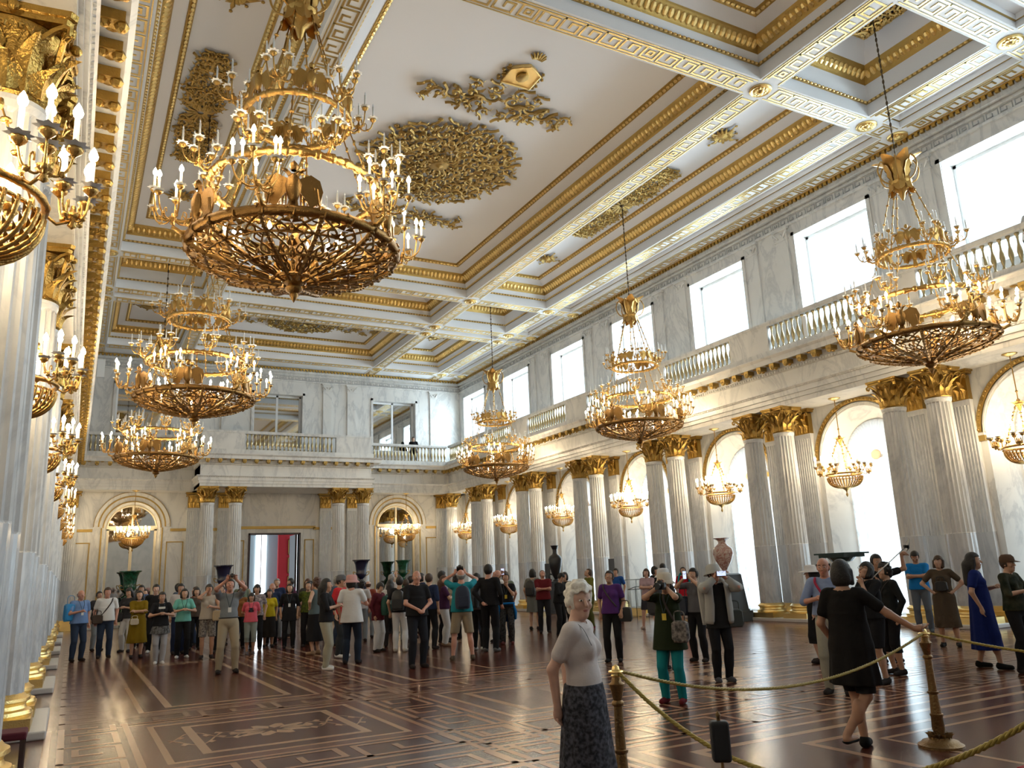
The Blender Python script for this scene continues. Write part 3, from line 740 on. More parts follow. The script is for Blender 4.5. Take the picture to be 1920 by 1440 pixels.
# ------------------------------------------------------------ parquet floor mirroring the ceiling
def parquet():
    m = bpy.data.materials.new('mahogany_parquet'); m.use_nodes = True; nt = m.node_tree; b = nt.nodes['Principled BSDF']
    tc = nt.nodes.new('ShaderNodeTexCoord'); mp = nt.nodes.new('ShaderNodeMapping'); mp.inputs['Scale'].default_value = (1, 1, 1)
    nt.links.new(tc.outputs['Object'], mp.inputs['Vector'])
    bt = nt.nodes.new('ShaderNodeTexBrick'); bt.inputs['Scale'].default_value = 1.0; bt.inputs['Brick Width'].default_value = .42; bt.inputs['Row Height'].default_value = .07
    bt.inputs['Mortar Size'].default_value = .0015; bt.inputs['Color1'].default_value = (.13, .034, .019, 1); bt.inputs['Color2'].default_value = (.08, .021, .013, 1)
    bt.inputs['Mortar'].default_value = (.03, .012, .008, 1)
    nt.links.new(mp.outputs[0], bt.inputs['Vector'])
    n = nt.nodes.new('ShaderNodeTexNoise'); n.inputs['Scale'].default_value = 1.1; n.inputs['Detail'].default_value = 5
    nt.links.new(tc.outputs['Object'], n.inputs['Vector'])
    mx = nt.nodes.new('ShaderNodeMix'); mx.data_type = 'RGBA'; mx.blend_type = 'MULTIPLY'; mx.inputs[0].default_value = .5
    nt.links.new(bt.outputs['Color'], mx.inputs[6]); nt.links.new(n.outputs['Fac'], mx.inputs[7]); nt.links.new(mx.outputs[2], b.inputs['Base Color'])
    mr = nt.nodes.new('ShaderNodeMapRange'); mr.inputs[3].default_value = .17; mr.inputs[4].default_value = .27
    nt.links.new(n.outputs['Fac'], mr.inputs[0]); nt.links.new(mr.outputs[0], b.inputs['Roughness']); b.inputs['Specular IOR Level'].default_value = .38
    bp = nt.nodes.new('ShaderNodeBump'); bp.inputs['Strength'].default_value = .05; bp.inputs['Distance'].default_value = .003
    w_ = nt.nodes.new('ShaderNodeTexNoise'); w_.inputs['Scale'].default_value = 5
    nt.links.new(tc.outputs['Object'], w_.inputs['Vector']); nt.links.new(w_.outputs['Fac'], bp.inputs['Height']); nt.links.new(bp.outputs[0], b.inputs['Normal'])
    return m
FLOORM = parquet()
INL = mat('maple_inlay', (.36, .20, .12), .2); INL2 = mat('pale_inlay', (.42, .26, .16), .2); FIELD = mat('light_parquet_field', (.16, .052, .03), .22, var=(.11, .034, .02), vscale=2)
mb = MB(); mb.quad((XL, YN, 0), (XR, YN, 0), (XR, YF+.4, 0), (XL, YF+.4, 0), 0)
ZI = [.001, .002, .003]
def fr(x0, x1, y0, y1, mt=1, z=.002): mb.quad((x0, y0, z), (x1, y0, z), (x1, y1, z), (x0, y1, z), mt)
def frame(x0, x1, y0, y1, w_, mt=1, z=.003):
    fr(x0, x1, y0, y0+w_, mt, z); fr(x0, x1, y1-w_, y1, mt, z); fr(x0, x0+w_, y0+w_, y1-w_, mt, z); fr(x1-w_, x1, y0+w_, y1-w_, mt, z)
def flat_meander(a, b, P, h, per, z=.010, mt=1):
    g = h/4.; k = max(1, round((b-a)/per)); per = (b-a)/k; t = g*.5; gx = per/5.
    for i in range(k):
        u = a+i*per
        for si, ((x0, y0), (x1, y1)) in enumerate((((0, 0), (0, 4)), ((0, 4), (4, 4)), ((4, 4), (4, 1)), ((4, 1), (2, 1)), ((2, 1), (2, 2.6)), ((0, 0), (5, 0)))):
            xa, xb = min(x0, x1)*gx-t/2, max(x0, x1)*gx+t/2; ya, yb = min(y0, y1)*g-t/2, max(y0, y1)*g+t/2
            q = [P(u+xx, zz, z+.001*si) for xx, zz in ((xa, ya), (xb, ya), (xb, yb), (xa, yb))]; mb.add(q, [(0, 1, 2, 3)], mt)
for x in LX[1:-1]:
    for s in (-.42, .42): fr(x+s-.035, x+s+.035, 0, YF-1, 1, .004)
    flat_meander(.2, YF-1.2, lambda u, z, h: (x-.28+z, u, h), .56, .95)
for y in LY:
    for s in (-.42, .42): fr(LX[1], LX[4], y+s-.035, y+s+.035, 1, .005)
    flat_meander(LX[1]+.4, LX[4]-.4, lambda u, z, h: (u, y-.28+z, h+.007), .56, .95)
fx = LX[1:-1]
def flower(cx, cy, r, k=10, mt=2, z=.004):
    for i in range(k):
        a = i*2*PI/k; c, s = math.cos(a), math.sin(a)
        pts = [(r*.22*c, r*.22*s), (r*.6*c-r*.2*s, r*.6*s+r*.2*c), (r*c-r*.08*s, r*s+r*.08*c), (r*c+r*.08*s, r*s-r*.08*c), (r*.6*c+r*.2*s, r*.6*s-r*.2*c)]
        mb.add([(cx+p*1.25, cy+q, z+.0004*i) for p, q in pts], [tuple(range(5))], mt)
def vine(cx, cy, sx, sy):
    pts = [(cx+sx*t, cy+sy*(.35*math.sin(t*7)+t*.15)) for t in np.linspace(.45, 1.5, 18)]
    for (a, b), (c, d) in zip(pts, pts[1:]):
        dx, dy = c-a, d-b; L = math.hypot(dx, dy); nx, ny = -dy/L*.012, dx/L*.012
        mb.add([(a+nx, b+ny, .009), (c+nx, d+ny, .009), (c-nx, d-ny, .009), (a-nx, b-ny, .009)], [(0, 1, 2, 3)], 2)
    for i in range(2, 17, 3):
        a, b = pts[i]; s = 1 if i % 2 else -1
        mb.add([(a, b, .011), (a+.05, b+s*.07, .011), (a+.02*sx, b+s*.16, .011), (a-.05, b+s*.07, .011)], [(0, 1, 2, 3)], 2)
for i in range(3):
    for j in range(len(LY)-1):
        a, b, c, d = fx[i]+.42, fx[i+1]-.42, LY[j]+.42, LY[j+1]-.42
        if d-c < 1: continue
        fr(a+.0, b-.0, c, d, 3, .001)
        frame(a+.22, b-.22, c+.22, d-.22, .07, 2, .006); frame(a+.58, b-.58, c+.52, d-.52, .10, 2, .007)
        fr(a+.3, b-.3, c+.3, d-.3, 0, .002)
        cx, cy = (a+b)/2, (c+d)/2
        if b-a < 5: flower(cx, cy, .38); [vine(cx, cy, s, s2*.8) for s in (-.75, .75) for s2 in (-1, 1)]
        else:
            frame(a+1.6, b-1.6, c+.9, d-.9, .09, 1, .008); frame(a+2.3, b-2.3, c+1.2, d-1.2, .06, 2, .009); flower(cx, cy, .8, 14)
mb.v = [v*np.array([1, 1, .1]) for v in mb.v]      # inlays lie flush with the boards
_V = np.concatenate(mb.v)
mb.f = [f if np.cross(_V[f[1]]-_V[f[0]], _V[f[2]]-_V[f[1]])[2] > 0 else list(reversed(f)) for f in mb.f]
floor = struct('floor', mb, [FLOORM, INL, INL2, FIELD])
for o_, nm in (): pass
mb = MB()
for s, X0 in ((1, XR), (-1, XL)):
    x = sorted((X0, X0-s*.05)); m = MB(); 
    for i in range(len(BAYS)): m.box(x[0], x[1], edges[i], edges[i+1], 0, .12)
    struct('baseboard_right' if s == 1 else 'baseboard_left', m, [PLM])
# ------------------------------------------------------------ chandeliers
CANDLE = mat('candle_tube', (.88, .86, .80), .5, emit=(1, .8, .5), es=.0)
WAX = mat('lit_candle_tube', (.90, .84, .70), .5, emit=(1, .72, .36), es=.8)
FLAME = mat('glowing_bulb', (1, .9, .7), .5, emit=(1., .80, .52), es=125.)
CRYS = mat('crystal_drip_pan', (.92, .93, .95), .05); CRYS.node_tree.nodes['Principled BSDF'].inputs['Specular IOR Level'].default_value = .9
def candle_mesh(lit, h=.20, r=.016):
    m = MB(); m.lathe([(.012, -.05), (.045, -.02), (.05, 0), (.022, .005), (.022, .03)], 8, mat=0, cap=False)
    m.add([(r_*math.cos(a_), r_*math.sin(a_), z_) for a_ in np.arange(16)*PI/8 for r_, z_ in ((.03, .004), (.085 if int(round(a_*8/PI)) % 2 == 0 else .058, .022))], [(2*i, 2*i+1, (2*i+3) % 32, (2*i+2) % 32) for i in range(16)], 3)
    m.lathe([(r, .02), (r, h), (.001, h+.004)], 7, mat=1, cap=False)
    if lit: m.lathe([(.003, h), (.024, h+.022), (.030, h+.045), (.019, h+.078), (.001, h+.11)], 7, mat=2, cap=False)
    else: m.lathe([(.003, h), (.009, h+.015), (.009, h+.03), (.001, h+.055)], 6, mat=3, cap=False)
    return m.mesh('lit_candle' if lit else 'candle', [BRONZE, WAX if lit else CANDLE, FLAME, CRYS], True)
LITM, UNM = candle_mesh(True, .19), candle_mesh(False, .21, .013)
def ringm(R_, z, r, n=64, bump=.0, m=0, nb=0):
    mb = MB(); a = np.arange(n)*2*PI/n
    rr = r*(1+bump*np.cos(a*n/2)); mb.tube(np.stack([R_*np.cos(a), R_*np.sin(a), np.full(n, z)], 1), rr, 8, m, closed=True)
    for i in range(nb):
        b = 2*PI*i/nb; mb.ball((R_*math.cos(b), R_*math.sin(b), z), r*1.35, 6, m, 4)
    return mb
def curve(p, n=9):
    """Catmull-Rom through control points"""
    p = [np.array(q, float) for q in p]; p = [2*p[0]-p[1]]+p+[2*p[-1]-p[-2]]; out = []
    for i in range(1, len(p)-2):
        for t in np.linspace(0, 1, n, endpoint=False):
            out.append(.5*((2*p[i])+(-p[i-1]+p[i+1])*t+(2*p[i-1]-5*p[i]+4*p[i+1]-p[i+2])*t*t+(-p[i-1]+3*p[i]-3*p[i+1]+p[i+2])*t**3))
    out.append(p[-2]); return np.array(out)
def cluster(k, rad, hgt, rise=.0, base=(0, 0, 0), spread=2*PI, r=.011):
    """branching arms ending in cups: returns mesh and cup positions (local, radial axis = +x)"""
    mb = MB(); cups = []
    for i in range(k):
        a = -spread/2+spread*(i+.5)/k; c, s = math.cos(a), math.sin(a)
        R_ = rad*(1 if i % 2 == 0 else .72); zz = hgt+rise*(0 if i % 2 == 0 else 1)
        p = [(0, 0, 0), (R_*.35*c, R_*.35*s, -.05), (R_*.8*c, R_*.8*s, -.02+zz*.2), (R_*c, R_*s, zz)]
        q = curve(p, 5); mb.tube(q+np.array(base), r, 5); cups.append((base[0]+R_*c, base[1]+R_*s, base[2]+zz+.05))
        mb.ball(q[8]+np.array(base), .024, 5, 0, 3)
        sc = curve([(R_*.5*c, R_*.5*s, -.05), (R_*.55*c, R_*.55*s, .05), (R_*.42*c, R_*.42*s, .08), (R_*.4*c, R_*.4*s, .03)], 3); mb.tube(sc+np.array(base), .007, 4)
    mb.lathe([(.001, -.10), (.03, -.08), (.015, -.05), (.05, -.02), (.055, .0), (.02, .02), (.015, .06), (.001, .07)], 8, base, cap=False)
    return mb, cups
def eagle(s=1.):
    """double-headed eagle, wings half spread, facing +x"""
    m = MB()
    m.lathe([(.001, .0), (.05, .03), (.075, .12), (.085, .2), (.06, .28), (.03, .32)], 8, sx=.8, cap=False)
    for q in (-1, 1):
        m.tube(curve([(0, q*.02, .28), (0, q*.06, .34), (.02, q*.10, .36), (.05, q*.12, .345)], 4), [.026]*4+[.022]*4+[.018]*3+[.010]*2, 5)
        V = []; n = 6
        outl = [(.03, .26), (.13, .33), (.20, .28), (.225, .16), (.20, .02), (.13, -.05), (.09, .05), (.05, .12)]
        m_ = len(outl)
        V = [(-.02-.04*(y/.2)**2+.02*d_, q*y*1.35, z) for d_ in (0, 1) for y, z in outl]
        F = [tuple(range(m_)), tuple(range(2*m_-1, m_-1, -1))]+[(i, (i+1) % m_, m_+(i+1) % m_, m_+i) for i in range(m_)]
        m.add(V, F)
        for k in range(7): m.tube([(-.035, q*(.06+.03*k), .24-.01*k), (-.045, q*(.075+.032*k), .12-.02*k), (-.05, q*(.075+.034*k), -.01-.0*k)], [.012, .014, .006], 4)
        m.tube([(0, q*.03, .02), (.01, q*.04, -.05)], .018, 5)
    m.tube([(-.03, 0, .05), (-.05, 0, -.06), (-.05, 0, -.16)], [.03, .05, .06], 6, flat=.4)
    m.lathe([(.03, .36), (.05, .40), (.045, .43), (.02, .46), (.001, .48)], 8, cap=False)
    m.v = [np.concatenate(m.v)*s]; return m
EAGM = eagle(1.15).mesh('eagle', [BRONZE_SHADE], 45); EAGU = eagle(.82).mesh('eagle', [BRONZE], 45)
def scroll(c, r, a0, turns, tr, hand=1, n=16, tilt=None):
    a = np.linspace(0, turns*2*PI, n); rr = r*np.clip(1-a/(turns*2*PI), 0, 1)**.8+.004
    return np.stack([c[0]+rr*np.cos(a0+hand*a), c[1]+rr*np.sin(a0+hand*a), np.full(n, c[2])], 1)
LIT_COL = (1., .76, .44)
def glow(parent, z, e, r=.12, name='candle_light'):
    l = bpy.data.lights.get(name+str(e)) or bpy.data.lights.new(name+str(e), 'POINT'); l.energy = e; l.color = LIT_COL; l.shadow_soft_size = r
    o = bpy.data.objects.new(name, l); C.objects.link(o); o.parent = parent; o.location = (0, 0, z); return o
def bowl_mesh():
    """openwork basket: ribs, scrolls and leaves between ring (r 1.32, z 6.42) and hub (r .16, z 5.72)"""
    mb = MB(); rs = random.Random(3)
    def prof(t):   # t 0 rim .. 1 hub
        return 1.33*(1-t**1.6)+.15*t, 6.10-.40*t**.95
    def P(t, a, out=0.): r, z = prof(min(.999, max(0, t))); return (( r+out)*math.cos(a), (r+out)*math.sin(a), z-out*.3)
    NR = 12
    for i in range(NR):
        a = i*2*PI/NR
        mb.tube([P(t, a, .02) for t in np.linspace(0, 1, 12)], np.linspace(.035, .03, 12), 6)
        for t in np.linspace(.06, .94, 12): mb.ball(P(t, a, .05), (.04, .04, .022), 5, 0, 3)
        for s in (-1, 1):        # big S scrolls in each bay
            for t0, t1, w_ in ((.05, .36, .21), (.36, .66, .2), (.66, .9, .16)):
                q = [P(t0, a+s*.03), P((t0+t1)/2-.03, a+s*w_*.55), P(t1-.06, a+s*w_), P(t1-.0, a+s*(w_-.07)), P(t1-.09, a+s*(w_-.10)), P(t1-.12, a+s*(w_-.05))]
                mb.tube(curve(q, 4), .016, 5)
                q = [P(t1, a+s*.03), P((t0+t1)/2+.02, a+s*w_*.6), P(t0+.08, a+s*w_*.9), P(t0+.02, a+s*w_*.65), P(t0+.08, a+s*w_*.5)]
                mb.tube(curve(q, 4), .013, 5)
        b = a+PI/NR
        for t in (.12, .3, .48, .64, .8):
            w_ = .10*(1-t*.6)
            for s in (-1, 1):
                V = [P(t-.06, b, .02), P(t, b+s*w_*.5, .03), P(t+.07, b+s*w_, .0), P(t+.03, b+s*w_*.2, .045), P(t+.10, b, .0)]
                mb.add(V, [(0, 1, 3), (1, 2, 3), (3, 2, 4)])
            mb.ball(P(t-.02, b, .03), .035, 6, 0, 4)
        for k in range(10):       # foliage
            t = rs.uniform(.03, .95); c = a+rs.uniform(0, 2*PI/NR); s = rs.choice((-1, 1)); L = rs.uniform(.05, .11)
            dt = L*.7; V = [P(t, c, .02), P(t+dt*.4, c+s*L*.6, .05), P(t+dt, c+s*L*.9, .01), P(t+dt*.55, c+s*L*.1, .03)]
            mb.add(V, [(0, 1, 2), (0, 2, 3)])
    for t, r in ((.02, .035), (.36, .018), (.68, .018), (.93, .028)):
        rr, z = prof(t); a = np.arange(48)*2*PI/48; mb.tube(np.stack([rr*np.cos(a), rr*np.sin(a), np.full(48, z)], 1), r, 6, closed=True)
    return mb
BOWLM = bowl_mesh().mesh('openwork_bowl', [BRONZE_SHADE], 50)
def chain_between(mb, p, q, r=.012, beads=7):
    p, q = np.array(p, float), np.array(q, float); mb.tube([p, (p+q)/2+np.array([0, 0, -.0]), q], r, 5)
    for i in range(beads):
        t = (i+.7)/(beads+.4); c = p+(q-p)*t; mb.ball(c, (.038, .038, .022) if i % 2 else (.022, .022, .045), 6, 0, 4)
def big_chandelier(x, y, ztop, label):
    t = thing('chandelier', label, 'chandelier', (x, y, 0), 0, 'great three tier chandeliers')
    m = MB(); n = int((ztop-10.45)/.14)
    for i in range(n):
        z = 10.5+i*.14
        a = np.arange(8)*2*PI/8; L = np.stack([.022*np.cos(a), np.zeros(8), z+.055*np.sin(a)], 1) if i % 2 else np.stack([np.zeros(8), .022*np.cos(a), z+.055*np.sin(a)], 1)
        m.tube(L, .010, 4, closed=True)
    m.tube([(0, 0, 10.4), (0, 0, ztop)], .012, 5); m.lathe([(.09, ztop), (.08, ztop-.06), (.03, ztop-.1)], 10)
    m.build('suspension_chain', [DARKBR], t, True)
    if big_chandelier.proto is None:
        big_chandelier.proto = P = []
        m = MB(); m.lathe([(.02, 9.45), (.05, 9.52), (.07, 9.62), (.20, 9.75), (.24, 9.82), (.25, 9.88), (.14, 9.92), (.10, 10.0), (.15, 10.15), (.10, 10.25), (.05, 10.45), (.03, 10.55)], 14)
        for i in range(6):
            a = i*PI/3; l = MB(); leaf(.34, .62, .36, .12, .15, 9.92, 0, l, n=7); m.merge(l, rotz(a)); l = MB(); leaf(.22, .34, .06, .03, .22, 9.6, 0, l, n=5); l.v = [np.concatenate(l.v)*np.array([1, 1, -1])+np.array([0, 0, 19.55])]; m.merge(l, rotz(a+.5))
            m.tube(curve([(.2, 0, 9.85), (.38, 0, 9.95), (.46, 0, 10.2), (.36, 0, 10.42), (.29, 0, 10.33)], 4)@rotz(a+PI/6).T, .018, 5)
        P.append(('crown', m.mesh('crown', [BRONZE], 50), (0, 0, 0), 0))
        for i in range(6):
            a = i*PI/3; m = MB(); chain_between(m, (.22, 0, 9.78), (.70, 0, 8.18)); P.append(('chain', m.mesh('chain', [BRONZE], True) if i == 0 else P[-1][1], (0, 0, 0), a))
        for i in range(6):
            a = i*PI/3+.2
            if i == 0: m = MB(); chain_between(m, (.72, 0, 8.06), (1.10, 0, 7.07), .010, 5); cm = m.mesh('chain', [BRONZE], True)
            P.append(('chain', cm, (0, 0, 0), a))
        for i in range(6):
            a = i*PI/3+.4
            if i == 0: m = MB(); chain_between(m, (1.10, 0, 6.97), (1.32, 0, 6.16), .010, 4); cm = m.mesh('chain', [BRONZE], True)
            P.append(('chain', cm, (0, 0, 0), a))
        P.append(('upper_ring', ringm(.72, 8.12, .042, 72, .15, nb=24).mesh('upper_ring', [BRONZE], True), (0, 0, 0), 0))
        P.append(('middle_ring', ringm(1.12, 7.02, .05, 96, .22, nb=36).mesh('middle_ring', [BRONZE], True), (0, 0, 0), 0))
        lr = ringm(1.35, 6.12, .062, 96, .05)
        for i in range(24):     # ribbon wound round the lower ring
            a = 2*PI*i/24; q = []
            for j in range(9): b = j*PI/4; aa = a+.06*(j/8-.5); q.append(((1.35+.07*math.cos(b))*math.cos(aa), (1.35+.07*math.cos(b))*math.sin(aa), 6.12+.07*math.sin(b)))
            lr.tube(q, .014, 4)
        P.append(('lower_ring', lr.mesh('lower_ring', [BRONZE_SHADE], 50), (0, 0, 0), 0))
        P.append(('openwork_bowl', BOWLM, (0, 0, 0), 0))
        m = MB(); m.lathe([(.001, 5.42), (.03, 5.47), (.06, 5.52), (.05, 5.55), (.10, 5.58), (.12, 5.62), (.08, 5.66), (.15, 5.70), (.19, 5.78), (.17, 5.86), (.06, 5.9), (.05, 6.05), (.07, 6.25), (.05, 6.42), (.001, 6.5)], 14, cap=False)
        for i in range(4): m.tube(curve([(.04, 0, 5.85), (.2, 0, 5.98), (.27, 0, 6.18), (.17, 0, 6.30), (.12, 0, 6.21), (.16, 0, 6.16)], 4)@rotz(i*PI/2+.6).T, .02, 5)
        P.append(('finial', m.mesh('finial', [BRONZE_SHADE], 50), (0, 0, 0), 0))
        for i in range(6): a = i*PI/3+PI/6-.25; P.append(('eagle', EAGM, (1.35*math.cos(a), 1.35*math.sin(a), 6.22), a))
        for i in range(6): a = i*PI/3+PI/6; P.append(('eagle', EAGU, (.72*math.cos(a), .72*math.sin(a), 8.22), a))
        cl, cups = cluster(7, .32, .16, .14, (.20, 0, .14)); clm = cl.tube([(-.05, 0, 0), (.08, 0, -.04), (.2, 0, .02)], .03, 6).mesh('candle_arm', [BRONZE], True)
        for i in range(6):
            a = i*PI/3+.02; o = np.array([1.35*math.cos(a), 1.35*math.sin(a), 6.20]); P.append(('candle_arm', clm, tuple(o), a))
            for c in cups: P.append(('lit_candle', LITM, tuple(o+rotz(a)@np.array(c)), 0))
        cl, cups2 = cluster(5, .22, .12, .06, (.16, 0, .12)); clm2 = cl.tube([(0, 0, 0), (.1, 0, 0), (.16, 0, .06)], .02, 6).mesh('candle_arm', [BRONZE], True)
        for i in range(8):
            a = i*PI/4+.1; o = np.array([1.12*math.cos(a), 1.12*math.sin(a), 7.04]); P.append(('candle_arm', clm2, tuple(o), a))
            for c in cups2: P.append(('candle', UNM, tuple(o+rotz(a)@np.array(c)), 0))
        for i in range(6):
            a = i*PI/3; o = np.array([.72*math.cos(a), .72*math.sin(a), 8.14]); P.append(('candle_arm', clm2, tuple(o), a))
            for c in cups2: P.append(('candle', UNM, tuple(o+rotz(a)@np.array(c)), 0))
        for i in range(5):    # lights inside the basket
            a = i*PI/2.5+.3; P.append(('lit_candle', LITM, (.78*math.cos(a), .78*math.sin(a), 5.95), 0))
    for nm, me, loc, rz in big_chandelier.proto: link(nm, me, t, loc, rz)
    glow(t, 6.62, BIG_E, .25); return t
big_chandelier.proto = None
BIG_E, SM_E = 66., 28.
names = {10.18: 'nearest', 20.34: 'middle', 30.5: 'farthest'}
for x in (2.33, 15.81):
    for yy, zt in ((10.18, 14.55), (20.34, 13.93), (30.5, 14.55)):
        big_chandelier(x, yy, zt-(-.14 if (x < 5 and yy < 11) else 0), 'great gilt bronze chandelier with eagles and candle rings, %s one of the %s row' % (names[yy], 'left' if x < 5 else 'window side')).location.z = -.14 if (x < 5 and yy < 11) else 0
def small_proto():
    P = []
    m = MB(); m.lathe([(.001, 6.12), (.05, 6.10), (.10, 6.13), (.16, 6.15), (.17, 6.18)], 16); P.append(('ceiling_plate', m.mesh('ceiling_plate', [GOLDB], True), 0))
    m = MB(); m.tube([(0, 0, 6.12), (0, 0, 5.3)], .014, 6); m.ball((0, 0, 5.6), .03, 6); P.append(('rod', m.mesh('rod', [BRONZE], True), 0))
    m = MB(); m.lathe([(.001, 5.12), (.03, 5.16), (.05, 5.24), (.10, 5.30), (.05, 5.36), (.03, 5.42)], 10, cap=False)
    for i in range(6): l = MB(); leaf(.12, .12, .10, .03, .05, 5.25, 0, l, n=4); m.merge(l, rotz(i*PI/3))
    P.append(('boss', m.mesh('boss', [BRONZE], 50), 0))
    for i in range(3):
        if i == 0: m = MB(); chain_between(m, (.08, 0, 5.28), (.46, 0, 4.36), .007, 9); cm = m.mesh('chain', [BRONZE], True)
        P.append(('chain', cm, i*2*PI/3+.5))
    m = ringm(.47, 4.32, .026, 48, .1); m.merge(ringm(.44, 4.24, .014, 48)); P.append(('rim', m.mesh('rim', [BRONZE], True), 0))
    m = MB()
    for i in range(34):
        a = i*2*PI/34; q = [(.44*math.cos(t)**.7+.03, 0, 4.24-.30*math.sin(t)) for t in np.linspace(0, PI/2-.12, 8)]
        m.tube(np.array(q)@rotz(a).T, .015, 4)
        for k in (1, 2, 3, 4, 5, 6):
            c = q[k]; m.add(np.array([(c[0]+.01, 0, c[2]), (c[0]-.01, .028, c[2]+.05), (c[0]-.03, 0, c[2]-.02), (c[0]-.01, -.028, c[2]+.05)])@rotz(a).T, [(0, 1, 2), (0, 2, 3)])
    a = np.arange(24)*2*PI/24; m.tube(np.stack([.16*np.cos(a), .16*np.sin(a), np.full(24, 3.945)], 1), .02, 5, closed=True)
    P.append(('basket', m.mesh('basket', [BRONZE], True), 0))
    m = MB(); m.lathe([(.001, 3.68), (.035, 3.74), (.03, 3.78), (.012, 3.80), (.03, 3.86), (.10, 3.92), (.16, 3.95), (.001, 3.97)], 10, cap=False); P.append(('finial', m.mesh('finial', [BRONZE], True), 0))
    return P
SMALLP = small_proto()
cl, scups = cluster(4, .14, .10, .03, (.17, 0, .04), r=.008); SARM = cl.tube([(0, 0, 0), (.08, 0, -.05), (.17, 0, 0)], .012, 5).mesh('candle_arm', [BRONZE], True)
FARM = None
def small_chandelier(x, y, label, detail=True, dark=False, dz=0.):
    global FARM
    t = thing('chandelier', label, 'chandelier', (x, y, dz), 0, 'small basket chandeliers under the galleries')
    for nm, me, a in SMALLP: link(nm, me, t, (0, 0, -dz if nm == 'ceiling_plate' else 0), a)
    if dz: link('rod', MB().tube([(0, 0, 6.12), (0, 0, 6.12-dz)], .012, 6).mesh('rod', [BRONZE], True), t)
    cl_ = MB()
    for i in range(6):
        a = i*PI/3+.3; o = np.array([.47*math.cos(a), .47*math.sin(a), 4.34]); link('candle_arm', SARM, t, tuple(o), a)
        for c in scups:
            q = tuple(o+rotz(a)@np.array(c))
            if detail: link('lit_candle', LITM, t, q)
            else: cl_.lathe([(.016, .0), (.016, .19)], 5, q, 1); cl_.lathe([(.004, .19), (.02, .225), (.001, .275)], 5, q, 2, cap=False); cl_.lathe([(.012, -.05), (.05, 0)], 5, q, 0)
    if not detail:
        if FARM is None: FARM = cl_.mesh('candle_ring', [BRONZE, WAX, FLAME], True)
        link('candle_ring', FARM, t)
    glow(t, 4.62, SM_E, .15); return t
for yb in BAYS[2:]:
    small_chandelier(18.86, yb+.2, 'small gilt basket chandelier before the %s window counted from the far wall' % ORD[(40-yb)//5], yb <= 25, False, -.33)
for yb in BAYS[1:]:
    small_chandelier(-.78, yb+.3, 'small gilt basket chandelier under the left gallery, %s bay from the far wall' % ORD[(40-yb)//5], yb <= 20, False, -.36)
small_chandelier(2.35, 41.2, 'small basket chandelier before the far left mirrored arch', False, False, -.33)
small_chandelier(15.75, 41.2, 'small basket chandelier before the far right mirrored arch', False, False, -.33)

# ------------------------------------------------------------ gilded ceiling ornaments
def relief(fn, name, label, loc, n_seed=1):
    mb = MB(); fn(mb, random.Random(n_seed)); o = mb.build(name, [GOLDD], None, 50); o.location = loc
    tag(o, label, 'ceiling ornament', 'gilded ceiling ornaments'); return o
def spray(mb, rs, x, y, s, a):
    """scroll with leaves in the ceiling plane, raised downward"""
    h = rs.choice((-1, 1)); p = scroll((0, 0, 0), s, 0, 1.15, 0, h, 13)
    p = np.concatenate([np.array([[s*1.9, -h*s*.55, 0], [s*1.45, -h*s*.35, 0]]), p]); R = rotz(a); p = p@R.T
    dz = -.05-.05*rs.random(); p[:, 2] += dz; r = np.linspace(.046, .026, len(p))*(s/.22)**.5
    mb.tube(p+np.array([x, y, 0]), r, 5)
    mb.ball((x+p[-1][0], y+p[-1][1], dz-.02), (s*.28, s*.28, .05), 6, 0, 4)
    for k in (2, 4, 6, 8, 10):
        q = p[k]; d = q-p[k-1]; nrm = np.array([-d[1], d[0], 0]); nrm /= np.linalg.norm(nrm)+1e-9; nrm *= -h
        d = d/(np.linalg.norm(d)+1e-9); L = s*rs.uniform(.55, .85); b = np.array([x, y, 0])+q
        V = [b-d*L*.3, b+nrm*L*.7+d*L*.1+np.array([0, 0, -.05]), b+nrm*L*1.15+d*L*.55, b+nrm*L*.4+d*L*.5+np.array([0, 0, -.04]), b+d*L*.3]
        mb.add(V, [(0, 1, 3, 4), (1, 2, 3)])
def sym4(base):
    def f(mb, rs):
        q = MB(); base(q, rs); V = np.concatenate(q.v)
        for sx in (1, -1):
            for sy in (1, -1):
                F = q.f if sx*sy > 0 else [tuple(reversed(x)) for x in q.f]; mb.add(V*np.array([sx, sy, 1]), F)
    return f
def big_rose(mb, rs):
    def quarter(q, rs):
        for ring, (r, n, s) in enumerate(((.55, 4, .2), (.95, 5, .22), (1.35, 7, .24), (1.75, 8, .24), (2.12, 9, .22))):
            for i in range(n):
                a = (i+.5+rs.uniform(-.2, .2))*PI/2/n; spray(q, rs, r*math.cos(a)*1.0, r*math.sin(a)*1.05, s*rs.uniform(.8, 1.15), a+rs.uniform(-1.2, 1.2))
    sym4(quarter)(mb, rs)
    mb.lathe([(.34, 0), (.34, -.05), (.25, -.10), (.15, -.08), (.001, -.16)], 16, cap=False)
    for k in range(16): a = k*PI/8; mb.tube([(.25*math.cos(a), .25*math.sin(a), -.05), (.5*math.cos(a), .5*math.sin(a), -.09), (.62*math.cos(a), .62*math.sin(a), -.03)], [.03, .06, .01], 5, flat=.5)
    for k in range(12): a = k*PI/6+.13; mb.ball((2.42*math.cos(a), 2.5*math.sin(a), -.04), (.09, .09, .04), 6)
relief(big_rose, 'ceiling_medallion', 'large round gilded scrollwork medallion in the middle of the white ceiling', (CX, 20.34, 13.95), 5)
